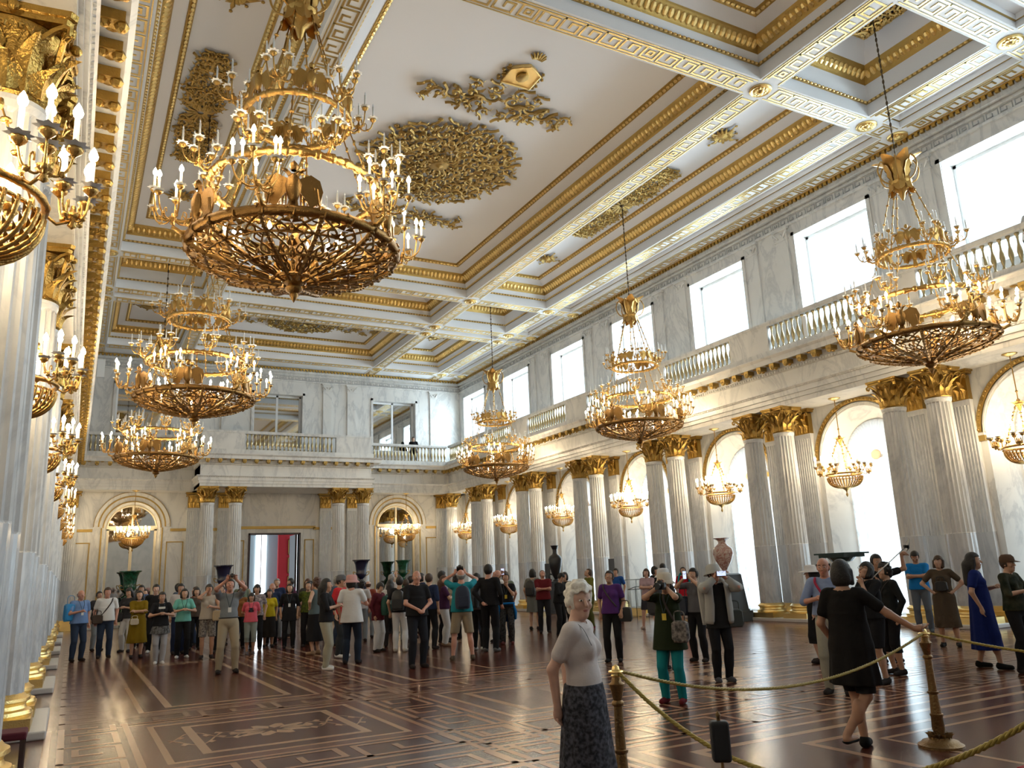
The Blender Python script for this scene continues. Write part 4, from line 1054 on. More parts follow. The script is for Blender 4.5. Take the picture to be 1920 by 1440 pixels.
def trophy(mb, rs):
    def half(q, rs):
        for x, y, s, a in ((.3, -.2, .26, .5), (.55, .25, .24, 1.2), (.9, -.1, .27, .1), (1.3, .05, .24, -.3), (1.7, .2, .22, .3), (2.0, .0, .17, .0), (.25, .5, .2, 1.5), (.8, .45, .18, .8), (.35, -.55, .2, -1), (.9, -.5, .16, -.8), (1.95, .45, .14, 1.5), (1.1, .35, .16, 1)): spray(q, rs, x, y, s, a)
    q = MB(); half(q, rs); V = np.concatenate(q.v); mb.add(V, q.f); mb.add(V*np.array([-1, 1, 1]), [tuple(reversed(x)) for x in q.f])
def shield_part(o):
    m = MB(); V = []
    out = [(-.42, 0), (.42, 0), (.42, -.62), (.22, -.78), (0, -.92), (-.22, -.78), (-.42, -.62)]
    n = len(out); V = [(x, y, z) for z in (0, -.07) for x, y in out]
    m.add(V, [tuple(range(n, 2*n))]+[(i, (i+1) % n, n+(i+1) % n, n+i) for i in range(n)])
    for i in range(n): (a, b), (c, d) = out[i], out[(i+1) % n]; m.tube([(a, b, -.08), (c, d, -.08)], .022, 5)
    m.build('shield', [GOLDB], o)
for sgn, lab in ((-1, 'near'), (1, 'far')):
    o = relief(trophy, 'ceiling_trophy', 'gilded scroll trophy with crowned shield at the %s end of the great ceiling panel' % lab, (CX+.15, 20.34+sgn*3.75, 13.95), 9)
    o.rotation_euler = (0, 0, 0 if sgn < 0 else PI)
    m = MB()
    out = [(-.42, -.85), (.42, -.85), (.42, -1.45), (.22, -1.6), (0, -1.72), (-.22, -1.6), (-.42, -1.45)]; n = len(out)
    m.add([(x, y, z) for z in (0, -.07) for x, y in out], [tuple(range(n, 2*n))]+[(i, (i+1) % n, n+(i+1) % n, n+i) for i in range(n)])
    for i in range(n): (a, b), (c, d) = out[i], out[(i+1) % n]; m.tube([(a, b, -.08), (c, d, -.08)], .022, 5)
    m.build('shield', [GOLDB], o)
    m = MB(); rs = random.Random(2)
    for k in range(7): a = PI*(k+.5)/7; m.tube([(0, -2.0, -.03), (.13*math.cos(a), -2.0-.1*math.sin(a), -.07), (.22*math.cos(a), -2.05-.2*math.sin(a), -.04)], [.03, .04, .02], 5)
    for s in (-1, 1):
        for k in range(7): m.ball((s*(.5+.05*math.sin(k*2)), -.9-.1*k, -.04), (.055, .055, .04), 5, 0, 3)
    m.ball((0, -1.25, -.10), (.16, .2, .05), 8)
    m.build('crown', [GOLDD], o, 50)
def oval(mb, rs):
    def q4(q, rs):
        for i in range(11):
            t = i/11; y = .35+2.5*t; w_ = .42*math.sqrt(max(.05, 1-(y/3.05)**2))
            for x in (w_*.35, w_*.95): spray(q, rs, x, y, rs.uniform(.11, .17), rs.uniform(0, 6.28))
    sym4(q4)(mb, rs)
    for k in range(14): a = k*PI/7; mb.tube([(.08*math.cos(a), .08*math.sin(a), -.05), (.3*math.cos(a), .36*math.sin(a), -.10), (.46*math.cos(a), .55*math.sin(a), -.03)], [.03, .06, .01], 5, flat=.5)
def star(mb, rs):
    mb.lathe([(.20, 0), (.2, -.04), (.12, -.1), (.001, -.13)], 12, cap=False)
    for k in range(16):
        a = k*PI/8; L = .55 if k % 4 == 0 else .38
        mb.tube([(.12*math.cos(a), .12*math.sin(a), -.05), (L*.6*math.cos(a), L*.6*math.sin(a), -.10), (L*math.cos(a), L*math.sin(a), -.03)], [.03, .06, .01], 5, flat=.5)
        if k % 2 == 0: mb.ball((L*1.05*math.cos(a), L*1.05*math.sin(a), -.05), (.05, .05, .03), 5, 0, 3)
for x, sd in ((CX-6.86, 'left'), (CX+6.86, 'window side')):
    relief(oval, 'ceiling_medallion', 'long oval gilded medallion on the %s ceiling panel above the middle chandelier' % sd, (x, 20.34, 13.95), 4)
    for y, nm in ((15.4, 'near'), (25.5, 'far')): relief(star, 'ceiling_rosette', 'small gilded star rosette towards the %s end of the %s ceiling panel' % (nm, sd), (x+.05, y, 13.95), 2)
    relief(star, 'ceiling_rosette', 'small gilded star rosette on the last %s ceiling panel by the far wall' % sd, (x, 37.1, 13.95), 2)
def farm(mb, rs):
    def q4(q, rs):
        for r, n, s in ((.45, 3, .2), (.85, 4, .22), (1.25, 5, .2)):
            for i in range(n): a = (i+.5)*PI/2/n; spray(q, rs, r*math.cos(a)*1.2, r*math.sin(a), s, rs.uniform(0, 6.3))
        for i in range(5): spray(q, rs, 1.9+.42*i, .25+.22*(i % 2), .2, rs.uniform(0, 6))
    sym4(q4)(mb, rs)
    a = np.arange(40)*2*PI/40; mb.tube(np.stack([1.62*np.cos(a), 1.35*np.sin(a), np.full(40, -.04)], 1), .04, 5, closed=True)
relief(farm, 'ceiling_medallion', 'wide gilded wreath relief on the last middle ceiling panel by the far wall', (CX, 37.1, 13.95), 8)
def grille(mb, rs):
    def q4(q, rs):
        for i in range(6):
            for j in range(4): spray(q, rs, .18+.36*i, .16+.32*j, rs.uniform(.13, .18), rs.uniform(0, 6.3))
    sym4(q4)(mb, rs)
    for s in range(-6, 7): mb.box(-2.3, 2.3, s*.22-.008, s*.22+.008, -.02, 0)
    for s in range(-10, 11): mb.box(s*.22-.008, s*.22+.008, -1.3, 1.3, -.02, 0)
for x, sd in ((CX-6.86, 'left'), (CX+6.86, 'window side')):
    for y, nm in ((10.18, 'near'), (30.5, 'far')):
        mb = MB(); rs = random.Random(6)
        def q4(q, rs):
            for i in range(4):
                for j in range(3): spray(q, rs, .16+.29*i, .14+.30*j, rs.uniform(.12, .16), rs.uniform(0, 6.3))
        sym4(q4)(mb, rs)
        for s in range(-5, 6): mb.box(s*.2-.008, s*.2+.008, -.98, .98, -.02, 0)
        for s in range(-4, 5): mb.box(-1.2, 1.2, s*.22-.008, s*.22+.008, -.02, 0)
        o = mb.build('ceiling_grille', [GOLDB], None, 50); o.location = (x, y, 14.58); tag(o, 'gilded openwork grille on dark ground in the %s %s ceiling coffer' % (nm, sd), 'ceiling ornament', 'gilded ceiling ornaments')
# ------------------------------------------------------------ people: smooth bodies from distance fields
def smin(a, b, k):
    h = np.clip(.5+.5*(b-a)/k, 0, 1); return b*(1-h)+a*h-k*h*(1-h)
class Field:
    def __init__(s, lo, hi, h):
        s.h = h; s.lo = np.array(lo, float); n = np.ceil((np.array(hi)-s.lo)/h).astype(int)+1; s.n = n
        s.a = np.full(n, .5, np.float32); s.ax = [s.lo[i]+h*np.arange(n[i]) for i in range(3)]
    def sub(s, c, r):
        i0 = np.maximum(0, ((np.array(c)-r-s.lo)/s.h).astype(int)); i1 = np.minimum(s.n, ((np.array(c)+r-s.lo)/s.h).astype(int)+2)
        sl = tuple(slice(i0[i], max(i0[i], i1[i])) for i in range(3))
        X = s.ax[0][sl[0]][:, None, None]; Y = s.ax[1][sl[1]][None, :, None]; Z = s.ax[2][sl[2]][None, None, :]
        return sl, X, Y, Z
    def put(s, sl, d, k, op):
        cur = s.a[sl]
        if cur.size == 0: return
        if op == 'add': s.a[sl] = smin(cur, d, k) if k else np.minimum(cur, d)
        else: s.a[sl] = -smin(-cur, d, k) if k else np.maximum(cur, -d)
    def cone(s, a, b, ra, rb, k=.02, op='add'):
        a, b = np.array(a, float), np.array(b, float); c = (a+b)/2; r = np.abs(b-a)/2+max(ra, rb)+k*1.5+.04
        sl, X, Y, Z = s.sub(c, r); d = b-a; L = d@d+1e-9
        t = np.clip(((X-a[0])*d[0]+(Y-a[1])*d[1]+(Z-a[2])*d[2])/L, 0, 1)
        D = np.sqrt((X-a[0]-t*d[0])**2+(Y-a[1]-t*d[1])**2+(Z-a[2]-t*d[2])**2)-(ra+(rb-ra)*t)
        s.put(sl, D, k, op)
    def ell(s, c, r, k=.02, R=None, op='add'):
        c = np.array(c, float); r = np.array(r, float); sl, X, Y, Z = s.sub(c, max(r)+k*1.5+.04)
        x, y, z = X-c[0], Y-c[1], Z-c[2]
        if R is not None: x, y, z = [R[0][i]*x+R[1][i]*y+R[2][i]*z for i in range(3)]
        k0 = np.sqrt((x/r[0])**2+(y/r[1])**2+(z/r[2])**2)+1e-6; k1 = np.sqrt((x/r[0]**2)**2+(y/r[1]**2)**2+(z/r[2]**2)**2)+1e-6
        s.put(sl, k0*(k0-1)/k1, k, op)
    def skirt(s, z0, z1, c0, c1, r0, r1, fl=0., nf=9, k=.03, sy=.78):
        """cone cloth from height z1 (top, radius r1) to z0 (hem, radius r0)"""
        sl, X, Y, Z = s.sub(((c0[0]+c1[0])/2, (c0[1]+c1[1])/2, (z0+z1)/2), np.array([max(r0, r1)+.1]*2+[(z1-z0)/2+.05]))
        t = np.clip((z1-Z)/(z1-z0), 0, 1); x = X-(c1[0]+(c0[0]-c1[0])*t); y = (Y-(c1[1]+(c0[1]-c1[1])*t))/sy
        th = np.arctan2(y, x); R_ = r1+(r0-r1)*t**.8+fl*t*np.cos(nf*th+2*np.sin(th))
        D = np.maximum((np.sqrt(x*x+y*y)-R_)*.8, np.maximum(z0-Z, Z-z1)); s.put(sl, D, k, 'add')
    def cut(s, fn):
        X, Y, Z = s.ax[0][:, None, None], s.ax[1][None, :, None], s.ax[2][None, None, :]
        s.a = np.maximum(s.a, fn(X, Y, Z)).astype(np.float32)
    def surf(s):
        a = s.a; a[0], a[-1], a[:, 0], a[:, -1], a[:, :, 0], a[:, :, -1] = (.1,)*6
        ins = a < 0; n = np.array(a.shape)-1
        cnt = np.zeros(n, int)
        C8 = [(i, j, k) for i in (0, 1) for j in (0, 1) for k in (0, 1)]
        sh = lambda A, o: A[o[0]:o[0]+n[0], o[1]:o[1]+n[1], o[2]:o[2]+n[2]]
        for o in C8: cnt += sh(ins, o)
        act = np.argwhere((cnt > 0) & (cnt < 8))
        if len(act) == 0: return np.zeros((0, 3)), []
        P = np.zeros((len(act), 3)); W = np.zeros(len(act))
        for ax in range(3):
            for o in C8:
                if o[ax]: continue
                p = act+np.array(o); q = p.copy(); q[:, ax] += 1
                va, vb = a[p[:, 0], p[:, 1], p[:, 2]], a[q[:, 0], q[:, 1], q[:, 2]]; m = (va < 0) != (vb < 0)
                t = np.where(m, va/(va-vb+1e-12), 0); pt = p.astype(float); pt[:, ax] += t
                P += pt*m[:, None]; W += m
        P = P/W[:, None]*s.h+s.lo
        idx = np.full(n, -1); idx[act[:, 0], act[:, 1], act[:, 2]] = np.arange(len(act)); F = []
        for ax in range(3):
            u, v = (ax+1) % 3, (ax+2) % 3
            e = np.argwhere(np.take(ins, range(n[ax]), ax) != np.take(ins, range(1, n[ax]+1), ax))
            e = e[(e[:, u] > 0) & (e[:, v] > 0) & (e[:, u] < n[u]) & (e[:, v] < n[v])]
            g = []
            for du, dv in ((-1, -1), (0, -1), (0, 0), (-1, 0)):
                c = e.copy(); c[:, u] += du; c[:, v] += dv; g.append(idx[c[:, 0], c[:, 1], c[:, 2]])
            g = np.stack(g, 1); fl = ins[e[:, 0], e[:, 1], e[:, 2]]; g[~fl] = g[~fl][:, ::-1]; F.append(g)
        F = np.concatenate(F); return P, F[(F >= 0).all(1)].tolist()
def mesh_from(P, F, name, mats, extra=None, mi=None):
    mb = MB(); mb.add(P, F, 0)
    if extra is not None: mb.merge(extra)
    me = bpy.data.meshes.new(name); V = np.concatenate(mb.v); me.from_pydata(V.tolist(), [], mb.f)
    for m_ in mats: me.materials.append(m_)
    me.polygons.foreach_set('material_index', mb.m); me.polygons.foreach_set('use_smooth', [True]*len(me.polygons)); me.update(); return me
SKINS = {}
def skin(t):
    if t not in SKINS:
        c = {'a': (.56, .33, .22), 'b': (.45, .245, .155), 'c': (.62, .38, .29), 'd': (.30, .15, .09), 'e': (.55, .27, .19)}[t]
        SKINS[t] = mat('skin_'+{'a': 'light', 'b': 'tan', 'c': 'fair', 'd': 'brown', 'e': 'ruddy'}[t], c, .5, var=tuple(x*.85 for x in c), vscale=9)
    return SKINS[t]
CL = {}
def cloth(name, col, rough=.85, col2=None, vs=6):
    if name not in CL: CL[name] = mat(name, col, rough, bump=.25, bscale=18, var=col2, vscale=vs, spec=.12)
    return CL[name]
def ik(s, h, l1, l2, pole):
    s, h, pole = [np.array(q, float) for q in (s, h, pole)]; d = h-s; L = min(np.linalg.norm(d), (l1+l2)*.995); u = d/(np.linalg.norm(d)+1e-9)
    a = (l1*l1-l2*l2+L*L)/(2*L); r = math.sqrt(max(0, l1*l1-a*a)); p = pole-u*(pole@u); p /= np.linalg.norm(p)+1e-9
    return s+u*a+p*r, s+u*L
ARM = {   # wrist relative to shoulder (x outward), pole (x outward), finger direction, curl
    'down': ((.05, .03, -.50), (.6, -1, 0), (0, .1, -1), .5), 'downf': ((.04, .12, -.47), (.6, -1, 0), (0, .4, -1), .5),
    'photo': ((-.11, .27, .15), (1.0, .1, -.8), (-.4, .3, .8), 1.2), 'high': ((-.10, .34, .30), (1., .2, -.3), (-.3, .3, .9), 1.2),
    'low': ((-.10, .26, -.20), (1, -.2, -.9), (-.7, .6, .2), 1.2), 'cross': ((-.26, .19, -.20), (1., .3, -.6), (-1, .1, .1), .6),
    'hip': ((.02, .06, -.36), (1.2, -.6, .1), (-.7, .5, -.4), .9), 'clasp': ((-.13, .20, -.38), (1, -.3, -.2), (-.5, .4, -.6), .9),
    'behind': ((-.10, -.17, -.42), (1, -.5, 0), (-.6, -.2, -.6), .8), 'chin': ((-.13, .15, .0), (.6, .4, -1), (-.3, .0, 1), .8),
    'up': ((-.02, .22, .42), (1, .3, .2), (-.1, .2, 1), .5), 'fwd': ((.0, .42, -.10), (.8, -.2, -1), (0, 1, .1), .9),
    'side': ((.38, .12, -.22), (.3, -.8, -.6), (.9, .3, .0), .7), 'face': ((-.12, .16, .16), (1., .3, -.9), (-.5, .1, .8), 1.2)}
EYEM = MB().ball((0, 0, 0), (.0135, .010, .0062), 8, 0, 6).ball((0, .0058, 0), (.0062, .0050, .0060), 8, 1, 5).mesh('eye', [mat('eye_white', (.75, .72, .68), .25), mat('dark_iris', (.03, .02, .015), .15)], True)
MOUM = MB().ball((0, 0, .0035), (.021, .007, .0045), 8, 0, 4).ball((0, 0, -.004), (.018, .008, .005), 8, 0, 4).mesh('mouth', [mat('lips', (.42, .16, .13), .45)], True)
BROWM = MB().tube([(-.02, -.004, 0), (-.008, .003, .006), (.012, .003, .005), (.02, -.003, .0)], [.0035, .0045, .004, .002], 5).mesh('eyebrow', [mat('brow_hair', (.05, .035, .025), .8)], True)
HAIRC = {'black': (.012, .010, .010), 'brown': (.06, .032, .018), 'grey': (.32, .31, .30), 'white': (.86, .82, .74), 'auburn': (.09, .035, .018)}
def hairmat(c):
    k = 'hair_'+c
    if k not in CL: CL[k] = mat(k, HAIRC[c], .6, bump=.35, bscale=60, var=tuple(x*(.86 if c == 'white' else .6) for x in HAIRC[c]), vscale=40)
    return CL[k]
PEOPLE = {}
def person(key, x, y, h, face, label, top='shirt', topc=('tee_white', (.75, .74, .72)), sleeve='short', bot='trousers', botc=('black_cotton', (.015, .015, .017)), hem=.08,
           armr='down', arml='down', hair='short', hc='black', sk='a', pitch=0, yaw=0, shoec=('dark_shoe', (.03, .025, .025)), stance=.11, step=0., wide=1., fine=.014, hat=None, neck=0., lean=0., kids=(), zoff=0., toph=None, armrx=None, armlx=None, tucked=False, hide_legs=False, flare=.03, footx=None, kneep=None, group='visitors in the hall'):
    s = h/1.70; t = thing('person', label, 'person', (x, y, zoff), 0, group)
    th = math.atan2(-x, -y)*-1+PI if False else math.atan2(x, -y)   # heading that looks at the camera
    rz = math.atan2(y, x)+PI-PI/2+math.radians(face); t.rotation_euler = (0, 0, rz)
    S3 = lambda v: np.array(v, float)*s
    male = not any(q in label.split() for q in ('woman', 'girl', 'lady'))
    shw = .178*(1.04 if male else .93)
    sp = np.array([0, lean*.5, 0])      # lean moves the upper body forward
    hipw = .088; hip = {k: S3((k*hipw, 0, .90)) for k in (-1, 1)}; foot = {k: S3((k*stance, step*k, .075)) for k in (-1, 1)}
    if footx: foot.update({k: S3(v) for k, v in footx.items()})
    knee = {}; LL = .43*s
    for k in (-1, 1): knee[k], _ = ik(hip[k], foot[k], LL, .41*s, (kneep or {}).get(k, (k*.15, 1, 0)))
    chest = S3((0, -.01+lean*.6, 1.26)); belly = S3((0, .01+lean*.3, 1.06)); neckb = S3((0, -.02+lean, 1.44)); head = S3((0, .015+lean*1.15, 1.585))
    sh = {k: S3((k*shw, -.015+lean*.95, 1.395)) for k in (-1, 1)}
    fat = wide
    arms = {}
    for k, nm, ov in ((-1, arml, armlx), (1, armr, armrx)):
        wv, pole, fd, cu = ARM[nm]
        if ov: wv = ov[0]; pole = ov[1] if len(ov) > 1 else pole; fd = ov[2] if len(ov) > 2 else fd
        tgt = sh[k]+S3((wv[0]*k, wv[1], wv[2])); el, wr = ik(sh[k], tgt, .285*s, .255*s, (pole[0]*k, pole[1], pole[2]))
        f_ = np.array([fd[0]*k, fd[1], fd[2]], float); f_ /= np.linalg.norm(f_); arms[k] = (el, wr, f_, cu)
    Rh = rotz(math.radians(yaw))@rotx(math.radians(pitch)); Hm = lambda v: head+Rh@S3(v)
    ext = .62*s if any(a in ('side', 'fwd') for a in (armr, arml)) or armrx or armlx else .48*s
    hi_z = max(1.78*s, max(arms[k][1][2]+.22*s for k in arms)); lo = (-ext, -.34*s-abs(step)*s, -.02); hi = (ext, .62*s, hi_z)
    f = Field(lo, hi, fine*s); K = .03*s
    def limb(F, a, b, ra, rb, k=.02): F.cone(a, b, ra*s, rb*s, k*s)
    def torso(F, g=0., z_=0):
        F.ell(S3((0, .005, .93)), S3(((.158+g)*(.5+.5*fat), (.108+g)*fat, .13+g)), K); F.ell(belly, S3(((.135+g)*fat, (.098+g)*fat, .16+g)), K*1.3)
        F.ell(chest, S3(((.155+g)*(.6+.4*fat), (.103+g)*(.5+.5*fat), .18+g)), K*1.3)
        if not male: [F.ell(chest+S3((q*.07, .07, .01)), S3((.062+g*.7,)*3), K) for q in (-1, 1)]
        F.cone(sh[-1]+S3((.03, 0, 0)), sh[1]-S3((.03, 0, 0)), (.055+g)*s, (.055+g)*s, K*1.4)
        F.cone(neckb+S3((0, 0, -.03)), neckb+S3((0, 0, .0)), (.075+g)*s, (.058+g*.5)*s, K)
    torso(f)
    f.cone(neckb, head+S3((0, -.02, -.06)), .055*s, .052*s, K*.7)
    for k in (-1, 1):
        el, wr, fd, cu = arms[k]
        limb(f, sh[k], el, .050*(.6+.4*fat), .037); limb(f, el, wr, .039, .025); f.ell(wr+fd*.045*s, S3((.034, .034, .034)), .015*s)
        f.cone(wr, wr+fd*.07*s, .024*s, .030*s, .015*s)
        if not hide_legs:
            limb(f, hip[k], knee[k], .088*(.6+.4*fat), .054, .03); limb(f, knee[k], foot[k], .055, .036); f.ell(knee[k]*.62+foot[k]*.38+S3((0, -.02, 0)), S3((.05, .055, .11)), .03*s)
            f.cone(foot[k]+S3((0, -.02, -.035)), foot[k]+S3((k*.02, .13, -.045)), .034*s, .028*s, .02*s)
    # head
    f.ell(Hm((0, -.012, .022)), S3((.076, .094, .100)), .01, Rh); f.ell(Hm((0, .022, -.055)), S3((.053, .062, .066)), .025*s, Rh)
    f.ell(Hm((0, .052, -.09)), S3((.026, .026, .022)), .02*s, Rh); f.cone(Hm((0, .078, .022)), Hm((0, .104, -.018)), .010*s, .014*s, .012*s)
    for q in (-1, 1): f.ell(Hm((q*.077, -.008, -.005)), S3((.010, .020, .032)), .006*s, Rh); f.ell(Hm((q*.04, .055, -.02)), S3((.026, .022, .024)), .02*s, Rh)
    if fine < .0105:
        for q in (-1, 1): f.ell(Hm((q*.032, .094, .020)), S3((.017, .015, .011)), .012*s, Rh, 'sub')
    P_, F_ = f.surf()
    fx = MB()
    for k in (-1, 1):
        el, wr, fd, cu = arms[k]; up = np.array([0, 0, 1.]) if abs(fd[2]) < .8 else np.array([0, 1., 0])
        side = np.cross(fd, up); side /= np.linalg.norm(side); pn = np.cross(side, fd)   # palm normal
        if pn@np.array([-k, .3, 0]) < 0: pn = -pn
        for i, L in enumerate((.070, .078, .073, .058)):
            b = wr+fd*.062*s+side*(.0195*(i-1.5))*s; q = [b]; d = fd.copy()
            for j in range(3): d = d*math.cos(cu*.45)+pn*math.sin(cu*.45); d /= np.linalg.norm(d); q.append(q[-1]+d*L*s*(.42, .33, .25)[j])
            fx.tube(q, [.0098*s, .0092*s, .0085*s, .006*s], 6)
        ts = side*(1 if (side@np.array([-k*1., .4, .5])) > 0 else -1)
        b = wr+fd*.02*s+ts*.022*s; fx.tube([b, b+(ts*.6+fd*.7+pn*.3)*.032*s, b+(ts*.5+fd*1.3+pn*.7)*.045*s], [.013*s, .0105*s, .007*s], 6)
    link('body', mesh_from(P_, F_, 'body', [skin(sk)], fx), t)
    # clothing
    tm = cloth(*topc); bm = cloth(*botc)
    toph = toph if toph is not None else (.90 if top in ('shirt', 'coat') else .9)
    g = .014
    if top in ('shirt', 'dress', 'coat', 'vest'):
        F = Field((lo[0], lo[1], (.05 if top == 'dress' else .5)*s), hi, fine*s); torso(F, g+(.01 if top == 'coat' else 0))
        if top != 'dress' and toph < .99:
            F.skirt(toph*s, 1.22*s, S3((0, .005, 0)), S3((0, .005, 0)), (.184*fat+flare*.5)*s, ((.135 if fat < 1.05 else .148)*fat)*s, .005*s, 7, .05*s, .72)
        if sleeve != 'none':
            for k in (-1, 1):
                el, wr, fd, cu = arms[k]
                if sleeve == 'short': F.cone(sh[k], sh[k]+(el-sh[k])*.62, .062*s, .058*s, K*.8)
                elif sleeve == 'half': limb(F, sh[k], el, .064, .056, .02)
                else: limb(F, sh[k], el, .064, .05, .02); limb(F, el, el+(wr-el)*.93, .05, .036, .02)
        if top == 'dress': F.skirt(hem*s, 1.20*s, S3((0, .0, 0)), S3((0, .005, 0)), (.195+flare)*fat*s, .138*fat*s, .014*s, 8, .06*s, .8)
        if top == 'dress':
            for k in (-1, 1): limb(F, hip[k], knee[k], .105, .078, .05); limb(F, knee[k], foot[k], .078, .07, .05)
        zc = (.05 if top == 'dress' else toph)*s; nz = (1.46+neck)*s
        def cutter(X, Y, Z):
            c = np.maximum(zc-Z, np.where(np.abs(X) < .09*s, Z-nz+(0.*Y), -1.)); return np.maximum(c, np.where((Z > 1.40*s) & (X**2+(Y-neckb[1])**2 < (.072*s)**2) & (Z < 1.6*s), .5*(.072*s-np.sqrt(X**2+(Y-neckb[1])**2))*1., -1.))
        if top == 'dress': zc = hem*s
        F.cut(cutter)
        P_, F_ = F.surf(); link({'dress': 'dress', 'coat': 'jacket', 'vest': 'vest', 'shirt': 'shirt'}[top], mesh_from(P_, F_, top, [tm]), t)
    if bot in ('trousers', 'shorts', 'capris') and not hide_legs:
        zz = {'trousers': .055, 'capris': .34, 'shorts': .50}[bot]; F = Field((-.34*s, -.3*s-abs(step)*s, 0), (.34*s, .3*s+abs(step)*s, 1.12*s), fine*s)
        F.ell(S3((0, .005, .93)), S3((.170*(.5+.5*fat), .122*fat, .145)), K)
        for k in (-1, 1):
            w_ = .066 if bot != 'trousers' else .062
            limb(F, hip[k]+S3((0, 0, -.02)), knee[k], .100*(.6+.4*fat), .072 if bot != 'shorts' else .088, .02); limb(F, knee[k], foot[k]+S3((0, -.005, -.03)), w_+.006, .058, .012)
            if bot != 'shorts': F.ell(knee[k]*.62+foot[k]*.38+S3((0, -.02, 0)), S3((.066, .072, .15)), .04*s)
        F.cut(lambda X, Y, Z: np.maximum(zz*s-Z, Z-1.03*s)); P_, F_ = F.surf(); link(bot if bot != 'capris' else 'cropped_trousers', mesh_from(P_, F_, bot, [bm]), t)
    if bot == 'skirt':
        F = Field((-.42*s, -.4*s, 0), (.42*s, .4*s, 1.12*s), fine*s); F.skirt(hem*s, 1.04*s, S3((0, .0, 0)), S3((0, .005, 0)), (.19+flare)*fat*s, .15*fat*s, .013*s, 9, .03*s, .82)
        F.ell(S3((0, .005, .93)), S3((.170*(.5+.5*fat), .122*fat, .12)), K)
        for k in (-1, 1): limb(F, hip[k], knee[k], .105, .078, .05); limb(F, knee[k], foot[k], .078, .07, .05)
        F.cut(lambda X, Y, Z: np.maximum(hem*s-Z, Z-1.04*s)); P_, F_ = F.surf(); link('skirt', mesh_from(P_, F_, 'skirt', [bm]), t)
    if not hide_legs and shoec:
        for k in (-1, 1):
            F = Field(tuple(foot[k]+S3((-.09, -.12, -.1))), tuple(foot[k]+S3((.11, .24, .06))), .009*s)
            F.cone(foot[k]+S3((0, -.025, -.03)), foot[k]+S3((k*.022, .135, -.045)), .046*s, .037*s, .01); F.cone(foot[k]+S3((0, -.01, .0)), foot[k]+S3((0, .0, -.03)), .042*s, .045*s, .02)
            F.cut(lambda X, Y, Z: np.maximum(.003-Z, Z-.10*s)); P_, F_ = F.surf(); link('shoe', mesh_from(P_, F_, 'shoe', [cloth(*shoec)]), t)
    # hair in the head frame
    def headobj(nm, me): o = link(nm, me, t, tuple(head)); o.rotation_euler = (math.radians(pitch), 0, math.radians(yaw)); return o
    if hair:
        hh = max(.008, fine*.75); F = Field(S3((-.17, -.22, -.50)), S3((.17, .17, .17)), hh*s); g = .016
        F.ell(S3((0, -.018, .034)), S3((.076+g, .094+g, .100+g)), .01)
        if hair in ('bob', 'bobfringe'):
            F.ell(S3((0, -.04, -.03)), S3((.098, .085, .10)), .03*s)
            for q in (-1, 1): F.cone(S3((q*.082, -.01, .03)), S3((q*.086, .005, -.085)), .028*s, .022*s, .02)
        if hair in ('long', 'longcurl'):
            F.ell(S3((0, -.05, -.04)), S3((.10, .075, .12)), .03*s); F.cone(S3((0, -.10, -.05)), S3((0, -.13, -.32)), .085*s, .06*s, .03*s)
            for q in (-1, 1): F.cone(S3((q*.08, -.01, .02)), S3((q*.085, -.03, -.17)), .028*s, .025*s, .02)
        if hair == 'pony': F.cone(S3((0, -.12, .03)), S3((0, -.14, -.28)), .035*s, .022*s, .02); F.ell(S3((0, -.11, .03)), S3((.04, .03, .04)), .01)
        if hair == 'bun': F.ell(S3((0, -.12, .05)), S3((.055, .05, .055)), .01)
        if hair == 'fluffy':
            for i in range(60):
                rs = random.Random(i); a, b = rs.uniform(0, 6.28), rs.uniform(-.5, 1.4); R__ = rs.uniform(.85, 1.12); F.ell(S3((.082*R__*math.cos(a)*math.cos(b), -.022+.096*R__*math.sin(a)*math.cos(b), .035+.108*R__*math.sin(b))), S3((rs.uniform(.018, .032),)*3), .010*s)
            F.ell(S3((0, -.085, -.045)), S3((.065, .045, .06)), .02*s)
        fz = {'bobfringe': .045, 'fluffy': .072, 'bob': .07, 'bald': .0}.get(hair, .072)
        def hcut(X, Y, Z):
            c = np.minimum(Y-(.022+(.022 if hair == 'fluffy' else 0))*s+(.35*np.maximum(0, np.abs(X)-.03*s) if hair == 'fluffy' else 0), fz*s-Z+.25*X*X/s+(.012*s*np.sin(X*90/s) if hair in ('fluffy', 'bobfringe') else 0)) if hair != 'bald' else np.minimum(Y-.0*s, 9)
            c = np.minimum(c, .083*s-np.abs(X)) if hair in ('bob', 'bobfringe', 'long', 'longcurl') else c
            if hair in ('short', 'pony', 'bun', 'fluffy'): c = np.maximum(c, np.minimum(-.035*s-Z, Y+.04*s) if hair != 'fluffy' else -1.); c = np.maximum(c, (-.085*s-Z) if hair == 'short' else -1.)
            if hair == 'bald': c = np.maximum(np.maximum(c, Z-.045*s), -.07*s-Z)
            return c
        F.cut(hcut); P_, F_ = F.surf()
        if len(P_): headobj('hair', mesh_from(P_, F_, 'hair', [hairmat(hc)]))
